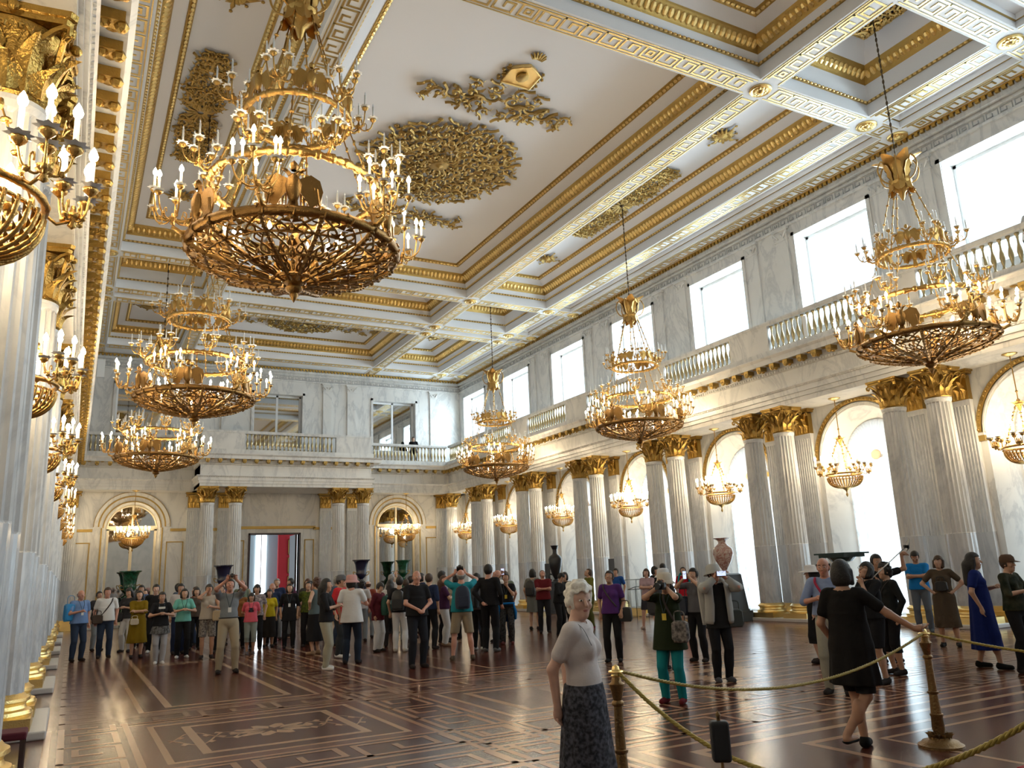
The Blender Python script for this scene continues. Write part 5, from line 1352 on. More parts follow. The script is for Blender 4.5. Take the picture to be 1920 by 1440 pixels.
    if hat:
        kind, hcn, hcc = hat; m = MB(); hm = cloth(hcn, hcc)
        if kind == 'bucket': m.lathe([(.001, .165), (.07, .16), (.100, .135), (.108, .06), (.112, .045), (.155, .005), (.153, .0), (.108, .035)], 20, sy=1.12, cap=False)
        if kind == 'wide': m.lathe([(.001, .155), (.07, .15), (.098, .12), (.104, .055), (.20, .03), (.205, .02), (.10, .045)], 24, sy=1.1, cap=False)
        if kind in ('cap', 'knit'):
            m.lathe([(.001, .155), (.06, .148), (.092, .11), (.102, .05), (.100, .03)], 18, sy=1.12, cap=False)
            if kind == 'cap': m.add([(-.07, .09, .045), (.07, .09, .045), (.06, .17, .03), (0, .19, .03), (-.06, .17, .03), (-.07, .09, .055), (.07, .09, .055), (.06, .17, .036), (0, .19, .036), (-.06, .17, .036)], [(0, 4, 3, 2, 1), (5, 6, 7, 8, 9), (1, 2, 7, 6), (2, 3, 8, 7), (3, 4, 9, 8), (4, 0, 5, 9)])
        m.v = [np.concatenate(m.v)*s+np.array([0, -.012*s, 0])]; headobj('hat', m.mesh('hat', [hm], True))
    # face seen from the camera side
    if abs(face+yaw) < 115:
        for q in (-1, 1):
            o = link('eye', EYEM, t, tuple(Hm((q*.032, .0755 if fine < .0105 else .079, .018)))); o.rotation_euler = (math.radians(pitch), 0, math.radians(yaw)); o.scale = (s*(1.2 if fine < .0105 else 1),)*3
            if fine < .012 and hc != 'white': o = link('eyebrow', BROWM, t, tuple(Hm((q*.033, .083, .040)))); o.rotation_euler = (math.radians(pitch), 0, math.radians(yaw)); o.scale = (s*q, s, s)
        o = link('mouth', MOUM, t, tuple(Hm((0, .0835, -.052)))); o.rotation_euler = (math.radians(pitch), 0, math.radians(yaw)); o.scale = (s,)*3
    PEOPLE[key] = dict(o=t, s=s, rz=rz, x=x, y=y, arms=arms, head=head, Rh=Rh, sh=sh, z=zoff)
    return t
def wp(key, v):
    """world position of a body-local point"""
    p = PEOPLE[key]; q = rotz(p['rz'])@np.array(v, float); return (p['x']+q[0], p['y']+q[1], q[2]+p['z'])
def prop(name, mb, mats, key, at, label, cat, rz=0., group=None, rx=0., ry=0., smooth=40):
    if at in ('hands', 'r', 'l'):
        A = PEOPLE[key]['arms']; c = {'r': A[1][1]+A[1][2]*.07, 'l': A[-1][1]+A[-1][2]*.07}.get(at)
        if at == 'hands': c = (A[1][1]+A[1][2]*.08+A[-1][1]+A[-1][2]*.08)/2
    else: c = np.array(at, float)*PEOPLE[key]['s']
    o = mb.build(name, mats, None, smooth); o.location = wp(key, c); o.rotation_euler = (rx, ry, PEOPLE[key]['rz']+rz); tag(o, label, cat, group); return o
def wear(name, mb, mats, key, smooth=40):
    o = mb.build(name, mats, PEOPLE[key]['o'], smooth); return o
PHM = [mat('black_phone_case', (.02, .02, .022), .25), mat('lit_phone_screen', (.3, .33, .4), .2, emit=(.6, .7, 1), es=1.2)]
def phone(w_=.075, h_=.15, land=False, c=0):
    m = MB(); a, b = (h_/2, w_/2) if land else (w_/2, h_/2); m.box(-a, a, -.005, .004, -b, b, 0); m.quad((a*.9, -.0056, -b*.9), (-a*.9, -.0056, -b*.9), (-a*.9, -.0056, b*.9), (a*.9, -.0056, b*.9), 1); return m
def dslr():
    m = MB(); m.box(-.065, .065, -.03, .03, -.045, .045); m.box(-.025, .025, -.03, .035, .045, .07); m.box(-.07, -.04, -.03, .045, -.045, .035)
    V = MB().lathe([(.036, 0), (.036, .03), (.033, .035), (.035, .08), (.03, .08)], 16); m.merge(V, rotx(-PI/2), (0, .03, 0)); return m
def satchel(w_=.26, h_=.2, d=.09):
    m = MB(); n = 10
    prof = [(-w_/2, -h_*.3), (-w_/2+.03, -h_/2), (w_/2-.03, -h_/2), (w_/2, -h_*.3), (w_/2-.01, h_*.4), (w_/2-.05, h_/2), (-w_/2+.05, h_/2), (-w_/2+.01, h_*.4)]
    k = len(prof); V = []
    for yy, sc in ((-d/2, .86), (-d*.3, 1), (d*.3, 1), (d/2, .86)): V += [(x*sc, yy, z*sc) for x, z in prof]
    F = [tuple(range(k)), tuple(range(4*k-1, 3*k-1, -1))]+[(l*k+i, l*k+(i+1) % k, (l+1)*k+(i+1) % k, (l+1)*k+i) for l in range(3) for i in range(k)]
    m.add(V, F); m.tube(curve([(-w_*.3, 0, h_*.45), (-w_*.25, 0, h_*.9), (w_*.25, 0, h_*.9), (w_*.3, 0, h_*.45)], 5), .008, 5); return m
def rucksack():
    m = MB(); r = np.linspace(0, 1, 7)
    V = []; n = 14
    for z, sx, sy in ((-.23, .10, .05), (-.22, .14, .085), (-.10, .155, .10), (.08, .15, .09), (.18, .12, .07), (.22, .07, .04)):
        for i in range(n): a = 2*PI*i/n; V.append((sx*math.copysign(abs(math.cos(a))**.6, math.cos(a)), sy*math.copysign(abs(math.sin(a))**.6, math.sin(a)), z))
    F = [(l*n+i, l*n+(i+1) % n, (l+1)*n+(i+1) % n, (l+1)*n+i) for l in range(5) for i in range(n)]+[tuple(range(n-1, -1, -1)), tuple(range(5*n, 6*n))]
    m.add(V, F); m.box(-.10, .10, -.125, -.08, -.18, .02); m.tube([(-.03, 0, .21), (0, 0, .25), (.03, 0, .21)], .008, 5); return m
def strapmesh(pts, w_=.018):
    return MB().tube(curve(pts, 6), w_, 5, flat=.25)
W = lambda n, c, *a: (n, c)+a
BLK = ('black_cotton', (.014, .014, .016)); JEAN = ('dark_denim', (.03, .045, .08)); WHT = ('white_cotton', (.70, .70, .70)); KHA = ('khaki_cotton', (.36, .30, .21)); NAV = ('navy_cotton', (.02, .03, .07))
WSH = ('white_shoe', (.65, .65, .65)); DSH = ('dark_shoe', (.03, .025, .025)); TSH = ('tan_shoe', (.30, .2, .13))
GREYC = ('grey_cotton', (.20, .22, .24))
person('bluebag', .24, 23.3, 1.69, 25, 'man in light blue shirt and jeans with bright blue bag, leftmost of the crowd', topc=('light_blue_cotton', (.16, .26, .48)), botc=JEAN, hair='bald', hc='grey', sk='e', wide=1.12, arml='down', armr='low')
person('strap', .85, 23.7, 1.72, 5, 'man in plain white T-shirt with dark shoulder strap near the left columns', topc=WHT, botc=JEAN, hair='short', hc='brown', sk='e', wide=1.12)
person('darkwp', 1.45, 25.3, 1.69, -30, 'woman in dark top and white trousers looking down behind the white T-shirt man', topc=('charcoal_cotton', (.04, .04, .045)), botc=WHT, hair='long', pitch=-20, armr='low', arml='low')
person('mustard', 1.55, 22.9, 1.61, 5, 'woman in mustard yellow long dress with crossed arms', top='dress', topc=('mustard_cotton', (.20, .125, .008)), sleeve='half', hem=.38, flare=.05, bot=None, hair='bob', armr='cross', arml='cross', pitch=12)
person('bluebk', 1.85, 26.7, 1.76, 0, 'man in blue shirt with dark strap behind the mustard dress woman', topc=('mid_blue_cotton', (.09, .16, .33)), botc=BLK, wide=1.08, sk='b')
person('glasses', 2.05, 24.3, 1.75, 0, 'young man in black T-shirt and dark rimmed glasses in the left crowd', topc=BLK, botc=BLK, wide=1.05, sk='c', shoec=WSH)
person('young', 1.87, 20.55, 1.56, 5, 'girl in black T-shirt with white box print and grey leggings', topc=BLK, botc=('pale_grey_leggings', (.34, .34, .36)), hair='pony', armr='low', arml='low', shoec=WSH, stance=.07, sk='b')
person('whitebk', 2.55, 23.2, 1.74, 8, 'man in white T-shirt standing right behind the girl with grey leggings', topc=('dull_white_cotton', (.48, .46, .47)), botc=NAV, wide=1.1, sk='b')
person('mint', 2.48, 21.7, 1.61, 6, 'woman in mint green polo shirt, black trousers and white shoes', topc=('mint_cotton', (.16, .46, .40)), botc=BLK, hair='bob', armr='low', arml='low', shoec=WSH, sk='a', pitch=8)
person('bk1', 3.1, 24.4, 1.62, 10, 'woman with round face and dark hair just right of the mint polo woman', topc=('dusty_brown_cotton', (.08, .06, .05)), hair='bob')
person('cream', 2.95, 21.0, 1.69, 0, 'woman in cream sleeveless top and patterned shorts shading her face with a raised hand', topc=('cream_cotton', (.42, .37, .31)), sleeve='none', bot='shorts', botc=('patterned_cotton', (.25, .22, .19), .85, (.06, .05, .05), 30), armr='face', arml='low', hair='bun', sk='b', shoec=DSH)
person('stripe', 3.45, 22.5, 1.68, 0, 'man in blue and white striped T-shirt behind the cream top woman', topc=('striped_cotton', (.40, .44, .50), .85, (.05, .07, .12), 14), botc=BLK, wide=1.04)
person('grey', 2.80, 17.15, 1.77, 5, 'man in grey shirt and khaki trousers photographing with both arms raised high', topc=GREYC, botc=KHA, armr='high', arml='high', hair='short', hc='black', sk='e', wide=1.1, pitch=18, fine=.012, stance=.15, tucked=True, toph=.99)
person('orange', 4.1, 23.4, 1.55, 0, 'woman in dull orange top behind the girl in pink', topc=('dull_orange_cotton', (.22, .09, .03)), hair='bob')
person('fringe', 4.35, 22.4, 1.64, -5, 'woman with dark fringe and pale patterned blouse behind the girl in pink', topc=('pale_print_cotton', (.40, .36, .36), .85, (.15, .12, .14), 25), hair='bobfringe')
person('pink', 3.98, 21.15, 1.44, 0, 'girl in bright pink T-shirt with dark print and grey cropped trousers', topc=('pink_cotton', (.62, .11, .15)), bot='capris', botc=('grey_green_cotton', (.24, .27, .25)), hair='bobfringe', sk='b', shoec=('grey_shoe', (.15, .12, .12)), stance=.08, armr='behind', arml='behind')
person('yellow', 4.8, 23.0, 1.50, 5, 'woman in bright yellow top and dark skirt', topc=('yellow_cotton', (.55, .42, .02)), bot='skirt', hem=.30, botc=('black_brown_cotton', (.03, .026, .024)), hair='bob', sk='b')
person('vest', 5.0, 23.6, 1.67, 5, 'bald older man in navy waistcoat in the middle of the crowd', topc=NAV, botc=BLK, hair='bald', hc='grey', sk='e', wide=1.1)
person('blackout', 5.16, 22.2, 1.62, 0, 'woman in loose black outfit with pale badge, looking up', topc=BLK, sleeve='half', botc=BLK, hair='bob', sk='a', pitch=15, wide=1.0, toph=.72, flare=.06)
person('olive', 5.66, 22.2, 1.66, -5, 'man in olive green patterned shirt gazing up', topc=('olive_print', (.10, .13, .02), .85, (.04, .05, .02), 22), botc=BLK, sk='a', pitch=18, wide=1.03)
person('curly', 6.2, 24.4, 1.74, 0, 'woman with long curly brown hair at the back of the crowd by the doorway', topc=('dark_grey_cotton', (.05, .05, .05)), hair='longcurl', hc='auburn')
person('greyskirt', 5.19, 19.6, 1.73, -125, 'woman with curly hair, grey sleeveless top and long black skirt, hand on hip', topc=('blue_grey_cotton', (.10, .14, .15)), sleeve='none', bot='skirt', hem=.30, flare=.05, hair='fluffy', hc='auburn', sk='a', armr='hip', arml='hip', yaw=-10, shoec=TSH, wide=1.02, pitch=10)
person('blackkhaki', 4.43, 16.0, 1.69, 75, 'woman with long wavy black hair, black blouse and khaki trousers', topc=BLK, sleeve='half', botc=('pale_khaki', (.36, .34, .26)), hair='longcurl', sk='a', armr='low', arml='low', wide=1.0, stance=.10, step=.03, shoec=WSH, fine=.012)
person('redcap', 5.40, 18.3, 1.76, 60, 'man in red T-shirt and grey cap beside the woman with wavy hair', topc=('red_cotton', (.50, .03, .035)), botc=('charcoal_trouser', (.03, .035, .04)), hat=('cap', 'grey_felt', (.12, .12, .13)), wide=1.06, shoec=WSH)
person('pinkhat', 5.17, 16.72, 1.73, 165, 'person in loose white T-shirt and pink bucket hat seen from behind', topc=WHT, botc=('dark_blue_trouser', (.02, .028, .045)), hat=('bucket', 'pink_felt', (.55, .30, .28)), hair='bob', sk='e', wide=1.14, toph=.80, flare=.06, yaw=-35, armr='low', arml='down', fine=.012, shoec=DSH, step=.05)
person('maroon', 6.48, 18.9, 1.56, 55, 'woman in maroon jacket and white trousers looking at her hands', top='coat', topc=('maroon_cotton', (.11, .02, .03)), sleeve='long', botc=WHT, hair='short', pitch=-30, arml='low', armr='down', wide=1.02, toph=.78, lean=.05)
person('whitehair', 7.15, 19.9, 1.62, 175, 'woman in white T-shirt with long straight black hair seen from behind', topc=WHT, botc=('black_brown_cotton', (.03, .026, .024)), hair='long', armr='up')
person('backpackw', 6.85, 18.4, 1.68, 170, 'person with black backpack and white trousers seen from behind', topc=BLK, botc=WHT, hair='short', wide=1.04, shoec=('beige_shoe', (.5, .46, .4)))
person('polo', 5.89, 14.9, 1.78, 25, 'balding man in black polo shirt and trousers with hands clasped in front', topc=BLK, botc=('near_black_trouser', (.018, .020, .026)), hair='bald', hc='black', sk='e', armr='clasp', arml='clasp', wide=1.12, yaw=-15, fine=.012)
person('navybk', 7.6, 18.4, 1.72, 150, 'person in dark navy shirt facing away beside the man in black polo', topc=NAV, sleeve='half', botc=BLK, hair='short', hc='brown')
person('bk827', 8.5, 19.7, 1.78, 120, 'tall dark haired man in white shirt in the middle group', topc=('dull_white_cotton', (.48, .46, .47)), botc=BLK, sk='d', wide=1.05)
person('purplew', 8.2, 18.9, 1.66, 100, 'woman in dark purple top and white flared trousers', topc=('deep_purple_cotton', (.06, .02, .06)), botc=WHT, hair='longcurl', hc='auburn', armr='low', arml='low', shoec=TSH)
person('tan', 7.07, 15.4, 1.78, 185, 'man in teal T-shirt and tan shorts with navy backpack, photographing upward', topc=('teal_cotton', (.02, .22, .27)), bot='shorts', botc=('tan_cotton', (.33, .27, .19)), armr='photo', arml='photo', sk='e', hc='grey', hair='bald', wide=1.14, stance=.19, pitch=20, fine=.012, shoec=('brown_canvas_shoe', (.10, .08, .06)), armrx=((-.08, .20, .24), (1, .2, -.5)), armlx=((-.08, .20, .24), (1, .2, -.5)))
person('greyw', 8.25, 17.1, 1.68, 150, 'woman in grey T-shirt and black trousers seen from behind', topc=('light_grey_cotton', (.25, .25, .26)), botc=BLK, hair='pony', armr='low', arml='low', shoec=('pale_shoe', (.4, .4, .38)))
person('tall', 8.28, 16.55, 1.86, 160, 'tall man dressed all in black seen from behind', topc=BLK, sleeve='long', botc=BLK, wide=1.1, arml='behind', armr='downf', shoec=('black_white_shoe', (.12, .12, .12)), sk='e', fine=.013)
person('whitebk2', 9.55, 18.6, 1.77, -60, 'man with shaved head and white T-shirt looking up behind the tall man in black', topc=WHT, hair=None, sk='e', pitch=35, wide=1.06)
person('bluejkt', 9.43, 17.9, 1.66, -5, 'woman with bright blue jacket tied at her waist, holding up a red phone', topc=BLK, botc=('dark_patterned_trouser', (.06, .06, .06), .85, (.02, .02, .02), 30), hair='short', armr='high', arml='chin', sk='b', pitch=12, shoec=('red_brown_shoe', (.10, .03, .03)))
person('wback', 12.3, 21.6, 1.75, 160, 'woman with grey headscarf and black backpack seen from behind near the far columns', topc=('grey_beige_cotton', (.18, .17, .14)), bot='skirt', hem=.5, botc=('grey_print', (.15, .16, .15)), hair='bob', shoec=DSH)
person('maroonpolo', 11.83, 20.2, 1.72, 5, 'man in maroon polo shirt with crossed arms, head tipped far back', topc=('maroon_polo', (.13, .015, .02)), botc=('dark_trouser', (.025, .025, .03)), armr='cross', arml='cross', hair='short', hc='grey', sk='e', pitch=45, wide=1.1)
person('lookdown', 11.57, 18.95, 1.60, 60, 'person in black jacket with dark hair bending over something in the hands', top='coat', topc=BLK, sleeve='long', botc=BLK, hair='short', pitch=-38, lean=.08, armr='low', arml='low', wide=1.05)
person('bk1067', 12.2, 19.6, 1.62, -20, 'dark haired person just behind the white haired lady', topc=BLK, hair='bob')
person('oliveout', 13.59, 20.5, 1.70, -60, 'woman in olive green outfit with ponytail looking up', topc=('olive_cotton', (.15, .15, .03)), botc=('olive_trouser', (.09, .10, .03)), hair='pony', hc='brown', pitch=35, arml='low', sk='a', shoec=('red_shoe', (.25, .03, .05)))
person('purple', 8.92, 12.75, 1.62, -10, 'woman in purple T-shirt and black trousers with black shoulder bag, gazing upward', topc=('purple_cotton', (.085, .03, .15)), botc=BLK, hair='pony', sk='b', pitch=18, yaw=-10, armr='down', arml='downf', fine=.012, shoec=('black_shoe_white_sole', (.02, .02, .02)))
person('bluekid', 15.88, 22.3, 1.67, -20, 'young visitor in blue T-shirt far behind beside the glass case', topc=('royal_blue_cotton', (.02, .08, .30)), botc=BLK)
person('pinklean', 14.37, 18.7, 1.62, -15, 'woman in pale pink top and dark skirt standing with legs apart by the window', topc=('pale_pink_cotton', (.42, .30, .33)), bot='skirt', hem=.55, botc=('dark_skirt', (.04, .04, .05)), hair='bob', hc='brown', armr='cross', arml='cross', stance=.2, shoec=('pale_sandal', (.4, .3, .25)), sk='c')
person('bk1232', 15.3, 19.5, 1.68, 60, 'woman with full black hair beside the pale pink top woman', topc=BLK, hair='bobfringe')
person('darkman', 16.5, 20.6, 1.76, 150, 'man with dark skin and black shirt by the window behind the hat wearers', topc=BLK, sk='d', wide=1.05)
person('teal', 6.76, 8.42, 1.55, -20, 'woman in teal trousers, dark green tunic and cream sun hat aiming a black camera', topc=('dark_green_tunic', (.018, .026, .012)), botc=('teal_trouser', (.01, .19, .21)), toph=.70, flare=.10, hat=('bucket', 'cream_canvas', (.55, .50, .42)), hair='short', armr='face', arml='face', sk='a', wide=1.1, fine=.009, shoec=('maroon_shoe', (.12, .015, .02)), yaw=20, stance=.12)
person('knit', 8.8, 11.0, 1.60, 140, 'person in white patterned sun hat just behind the woman in teal trousers', topc=('black_tshirt', (.02, .02, .02)), botc=BLK, hat=('bucket', 'white_print_hat', (.62, .62, .62)), hair='bob', wide=1.05)
person('red', 15.71, 18.7, 1.63, 0, 'woman in red dress with turquoise shawl laughing upward', top='dress', topc=('red_dress_cotton', (.45, .015, .03)), hem=.45, bot=None, hair='short', pitch=30, sk='a', shoec=('sandal', (.3, .2, .15)), sleeve='half')
person('bluepack', 9.98, 11.6, 1.60, -30, 'woman with large navy shoulder bag raising one arm behind the light jacket person', topc=('grey_stripe_cotton', (.12, .12, .13)), botc=BLK, hair='short', armr='photo', arml='photo', sk='a', wide=1.0)
person('jacket', 8.48, 9.4, 1.63, 20, 'person in pale grey open jacket, black clothes and sun hat photographing upward', top='shirt', topc=('black_tshirt', (.02, .02, .02)), botc=BLK, hat=('bucket', 'grey_print_hat', (.42, .42, .40)), hair='short', armr='photo', arml='photo', pitch=10, sk='e', fine=.010, toph=.78, shoec=('grey_black_shoe', (.08, .08, .09)), yaw=15, stance=.09)
person('whitehat', 11.1, 9.9, 1.56, -95, 'woman in wide white sun hat and black dress standing in profile', top='dress', topc=BLK, hem=.35, bot=None, hat=('wide', 'white_straw', (.75, .72, .70)), hair='long', sk='c', fine=.012)
person('blueshirt', 8.70, 7.54, 1.68, -12, 'balding man in light blue shirt and beige trousers with red strap across chest', topc=('powder_blue_cotton', (.24, .31, .50)), sleeve='half', botc=('beige_trouser', (.34, .33, .27)), hair='bald', hc='black', sk='e', wide=1.1, armr='low', arml='downf', fine=.009, tucked=True, toph=.98, pitch=-8)
person('blackdress', 6.38, 5.33, 1.63, 158, 'woman in black dress seen from behind, resting a hand on the brass post', top='dress', topc=('black_dress_cloth', (.012, .011, .011)), hem=.57, flare=.015, bot='shorts', hair='bobfringe', sk='b', wide=1.14, fine=.0085, armr='side', arml='downf', shoec=('black_flat_shoe', (.012, .012, .012)), armrx=((.40, .20, -.34), (.2, -.8, -.6), (.9, .4, .05)), stance=.09, neck=-.02, footx={-1: (.0, .04, .075), 1: (-.05, -.24, .15)}, kneep={1: (.8, 1, 0)})
person('selfie', 9.80, 7.76, 1.60, -50, 'woman in black top with glasses holding a selfie stick', topc=BLK, sleeve='half', bot='shorts', botc=BLK, hair='bobfringe', sk='a', wide=1.08, arml='chin', armr='low', fine=.010, pitch=22, shoec=DSH)
person('raised', 11.9, 9.2, 1.70, 25, 'man with cropped hair stretching one arm over his head, behind the selfie stick woman', topc=BLK, armr='down', sk='b', armlx=((.24, .08, .33), (1, .2, -.2), (.9, .1, -.1)), hair='short', wide=1.05)
person('curlyred', 10.7, 8.15, 1.56, -60, 'woman with curly dark hair, black sheer blouse and red handbag', topc=('sheer_black_blouse', (.02, .022, .022)), sleeve='long', bot='capris', botc=BLK, hair='fluffy', hc='black', sk='a', armr='chin', fine=.012)
person('bluetee', 17.0, 12.1, 1.76, -5, 'man in bright blue T-shirt and grey jeans with crossed arms, looking down', topc=('bright_blue_cotton', (.01, .16, .45)), botc=('grey_denim', (.10, .12, .15)), armr='cross', arml='cross', pitch=-30, sk='b', wide=1.1, fine=.012, hair='short', shoec=('blue_grey_shoe', (.08, .1, .12)))
person('brown', 14.5, 9.85, 1.64, -5, 'woman in brown dress, arms akimbo, small black bag on her chest', top='dress', topc=('brown_dress_cloth', (.085, .062, .042)), hem=.36, bot=None, hair='bobfringe', hc='brown', sk='a', armr='hip', arml='hip', fine=.012, wide=1.02, yaw=-10, pitch=8, shoec=('black_shoe_white_sole', (.02, .02, .02)), stance=.13)
person('navyd', 12.1, 7.65, 1.66, 88, 'woman in long royal navy dress walking in profile, very long black hair', top='dress', topc=('royal_navy_cloth', (.010, .02, .12)), hem=.28, bot=None, flare=.05, hair='long', sk='a', wide=1.1, fine=.010, step=.14, armr='down', arml='low', shoec=('black_flat_shoe', (.012, .012, .012)))
person('camo', 11.95, 7.05, 1.60, 60, 'person in camouflage shirt and brown cap beside the navy dress woman', topc=('camouflage_cotton', (.05, .05, .03), .85, (.015, .02, .012), 8), sleeve='half', botc=BLK, hat=('cap', 'camouflage_cap', (.10, .06, .04)), hair='short', hc='brown', armr='low', arml='low', fine=.012, wide=1.05)
person('lady', 2.95, 4.59, 1.555, 72, 'older white haired lady in white blouse and dark patterned skirt looking back over her shoulder', topc=('white_linen', (.62, .57, .56)), botc=('black_lace_print', (.022, .024, .03), .8, (.10, .10, .125), 40), bot='skirt', hem=.16, flare=.05, hair='fluffy', hc='white', sk='c', armr='behind', arml='behind', yaw=-46, fine=.0065, wide=1.08, toph=1.01, pitch=-2, stance=.09, armlx=((-.10, -.12, -.49), (.1, -1, 0), (-.5, -.1, -.8)), armrx=((-.02, -.13, -.50), (.3, -1, 0), (-.3, -.1, -.9)))
person('gallery', 18.75, 9.2, 1.70, 60, 'person with blue cap leaning on the gallery balustrade at the upper right', topc=('pale_shirt', (.55, .5, .45)), hat=('cap', 'blue_cap_cloth', (.05, .12, .35)), sk='b', zoff=7.68, hide_legs=False, lean=.1)
person('gallery2', 16.35, 41.55, 1.68, 0, 'dark haired person standing on the far gallery behind the balustrade', topc=BLK, zoff=7.68)
# the rest of the crowd seen only as heads between the others
rs = random.Random(21)
HC = ['black', 'black', 'brown', 'black', 'auburn', 'grey']; TC = [('charcoal_cotton', (.04, .04, .045)), ('dull_white_cotton', (.48, .46, .47)), ('brick_cotton', (.22, .05, .03)), ('slate_cotton', (.07, .09, .12)), ('sage_cotton', (.13, .15, .10)), NAV, ('plum_cotton', (.09, .03, .06)), ('sand_cotton', (.30, .25, .18))]
look = ['short black hair', 'shoulder length hair', 'brown hair', 'curly hair', 'thinning hair', 'tied back hair']
hs = ['short', 'bob', 'short', 'fluffy', 'bald', 'pony']
def WHERE(x, y):
    return ('back of the crowd ' if y > 24 else 'front of the crowd ' if y < 22 else 'mid crowd ')+('below the left arch' if x < 3.5 else 'before the left portico columns' if x < 5 else 'by the doorway' if x < 7.2 else 'before the right portico columns' if x < 8.7 else 'before the right arch')
crowd = [(.75, 26.8), (2.0, 27.6), (3.3, 26.2), (3.9, 25.2), (4.7, 26.6), (5.6, 25.8), (6.3, 27.0), (5.0, 28.2), (6.9, 25.4), (7.2, 22.4), (7.8, 23.6), (6.3, 21.6), (8.6, 22.2), (9.4, 23.4), (8.0, 21.0), (9.2, 20.4), (10.2, 21.2), (8.9, 24.6), (7.0, 27.6), (3.0, 27.8), (10.3, 19.6), (5.9, 22.9), (4.2, 27.2), (9.9, 24.6), (7.7, 25.8)]
for i, (x, y) in enumerate(crowd):
    q = i % 6; cn, cc = TC[i % 8]
    person('c%d' % i, x, y, rs.uniform(1.60, 1.80), rs.uniform(-70, 70) if x < 6.5 else rs.uniform(100, 220), 'visitor with %s, %s top, %s' % (look[q], cn.split('_')[0], WHERE(x, y)), topc=(cn, cc), botc=rs.choice([BLK, JEAN, GREYC]), hair=hs[q], hc=HC[q], sk=rs.choice('aabce'), pitch=rs.uniform(-5, 25), wide=1.1 if q in (0, 4) else 1.0, fine=.018)
# ------------------------------------------------------------ vases, tables, barriers
MALA = mat('green_malachite', (.012, .11, .055), .2, var=(.004, .04, .02), vscale=12)
COBALT = mat('cobalt_blue_porcelain', (.012, .014, .045), .18)
def krater(x, y, ztop, w_, m, label, pz=None):
    """bell shaped vase on its plinth block"""
    t = thing('vase', label, 'vase', (x, y, 0), 0); H = w_*1.25; r = w_/2; z0 = ztop-H
    b = MB(); b.lathe([(r*.45, z0), (r*.45, z0+H*.04), (r*.25, z0+H*.10), (r*.2, z0+H*.16), (r*.42, z0+H*.24), (r*.58, z0+H*.34), (r*.60, z0+H*.42), (r*.55, z0+H*.46), (r*.60, z0+H*.6), (r*.68, z0+H*.8), (r*.82, z0+H*.93), (r, z0+H*.97), (r*.99, z0+H), (r*.8, z0+H*.97), (r*.5, z0+H*.6)], 28, cap=False)
    b.build('bowl', m, t, 50)
    for s in (-1, 1):
        h = MB(); h.tube(curve([(s*r*.55, 0, z0+H*.30), (s*r*.85, 0, z0+H*.36), (s*r*.9, 0, z0+H*.48), (s*r*.62, 0, z0+H*.44)], 5), .022, 6); h.build('handle', GOLDD, t, True)
    b = MB(); b.box(-r*.6, r*.6, -r*.6, r*.6, .12, z0); b.box(-r*.7, r*.7, -r*.7, r*.7, 0, .12); b.box(-r*.68, r*.68, -r*.68, r*.68, z0-.06, z0-.001); b.build('pedestal', m, t)
    return t
krater(2.35, 41.1, 2.50, .95, MALA, 'green malachite vase before the far left mirrored arch')
krater(5.95, 38.3, 2.56, .86, COBALT, 'dark blue bell shaped vase before the left portico columns')
krater(12.3, 38.3, 2.62, .86, COBALT, 'dark blue bell shaped vase before the right portico columns')
krater(15.5, 41.1, 2.61, .82, MALA, 'green malachite vase before the far right mirrored arch')
BLV = mat('black_bronze_vase', (.012, .013, .018), .3)
t = thing('vase', 'tall black amphora vase on dark pedestal near the window', 'vase', (17.75, 29.2, 0))
z0 = 1.28
MB().lathe([(.14, z0), (.14, z0+.04), (.07, z0+.10), (.16, z0+.26), (.25, z0+.6), (.285, z0+.9), (.24, z0+1.02), (.12, z0+1.10), (.09, z0+1.16), (.09, z0+1.32), (.13, z0+1.42), (.19, z0+1.46), (.17, z0+1.46), (.10, z0+1.3)], 28, cap=False).build('body', BLV, t, 50)
for s in (-1, 1): MB().tube(curve([(s*.2, 0, z0+.28), (s*.33, 0, z0+.30), (s*.33, 0, z0+.14), (s*.22, 0, z0+.05)], 5), .03, 6).build('handle', BLV, t, True)
MB().box(-.26, .26, -.26, .26, .15, z0-.05).box(-.32, .32, -.32, .32, 0, .15).box(-.3, .3, -.3, .3, z0-.07, z0-.001).build('pedestal', mat('dark_stone', (.03, .035, .04), .3), t)
PINKV = marble('pink_agate', (.62, .50, .44), (.36, .12, .10), scale=4, rough=.12, stretch=(1, 1, 1), spread=.07)
GREYST = mat('dark_grey_stone', (.08, .10, .12), .35)
t = thing('vase', 'polished pink and cream stone vase on tall slate grey pedestal', 'vase', (17.55, 18.95, 0)); z0 = 1.42
MB().lathe([(.13, z0), (.13, z0+.03), (.07, z0+.07), (.11, z0+.14), (.24, z0+.36), (.31, z0+.58), (.29, z0+.72), (.18, z0+.82), (.115, z0+.88), (.115, z0+.94), (.16, z0+1.0), (.27, z0+1.04), (.25, z0+1.045), (.10, z0+.95)], 32, cap=False).build('body', PINKV, t, 60)
pd = MB(); V = [(sx*r, sy*r, z) for z, r in ((.34, .42), (1.36, .33), (1.40, .28)) for sx, sy in ((-1, -1), (1, -1), (1, 1), (-1, 1))]
pd.add(V, [(l*4+i, l*4+(i+1) % 4, l*4+4+(i+1) % 4, l*4+4+i) for l in range(2) for i in range(4)]+[(8, 9, 10, 11)]); pd.box(-.5, .5, -.5, .5, 0, .30); pd.box(-.44, .44, -.44, .44, .30, .345)
pd.build('pedestal', GREYST, t)
t = thing('stone_table', 'dark green square tazza with fluted stem before the window', 'table', (17.75, 14.75, 0)); gr = mat('dark_green_jasper', (.02, .05, .05), .2)
MB().box(-.48, .48, -.48, .48, 1.80, 1.84).box(-.40, .40, -.40, .40, 1.72, 1.80).lathe([(.12, 1.58), (.25, 1.62), (.36, 1.72)], 20).build('table_top', gr, t)
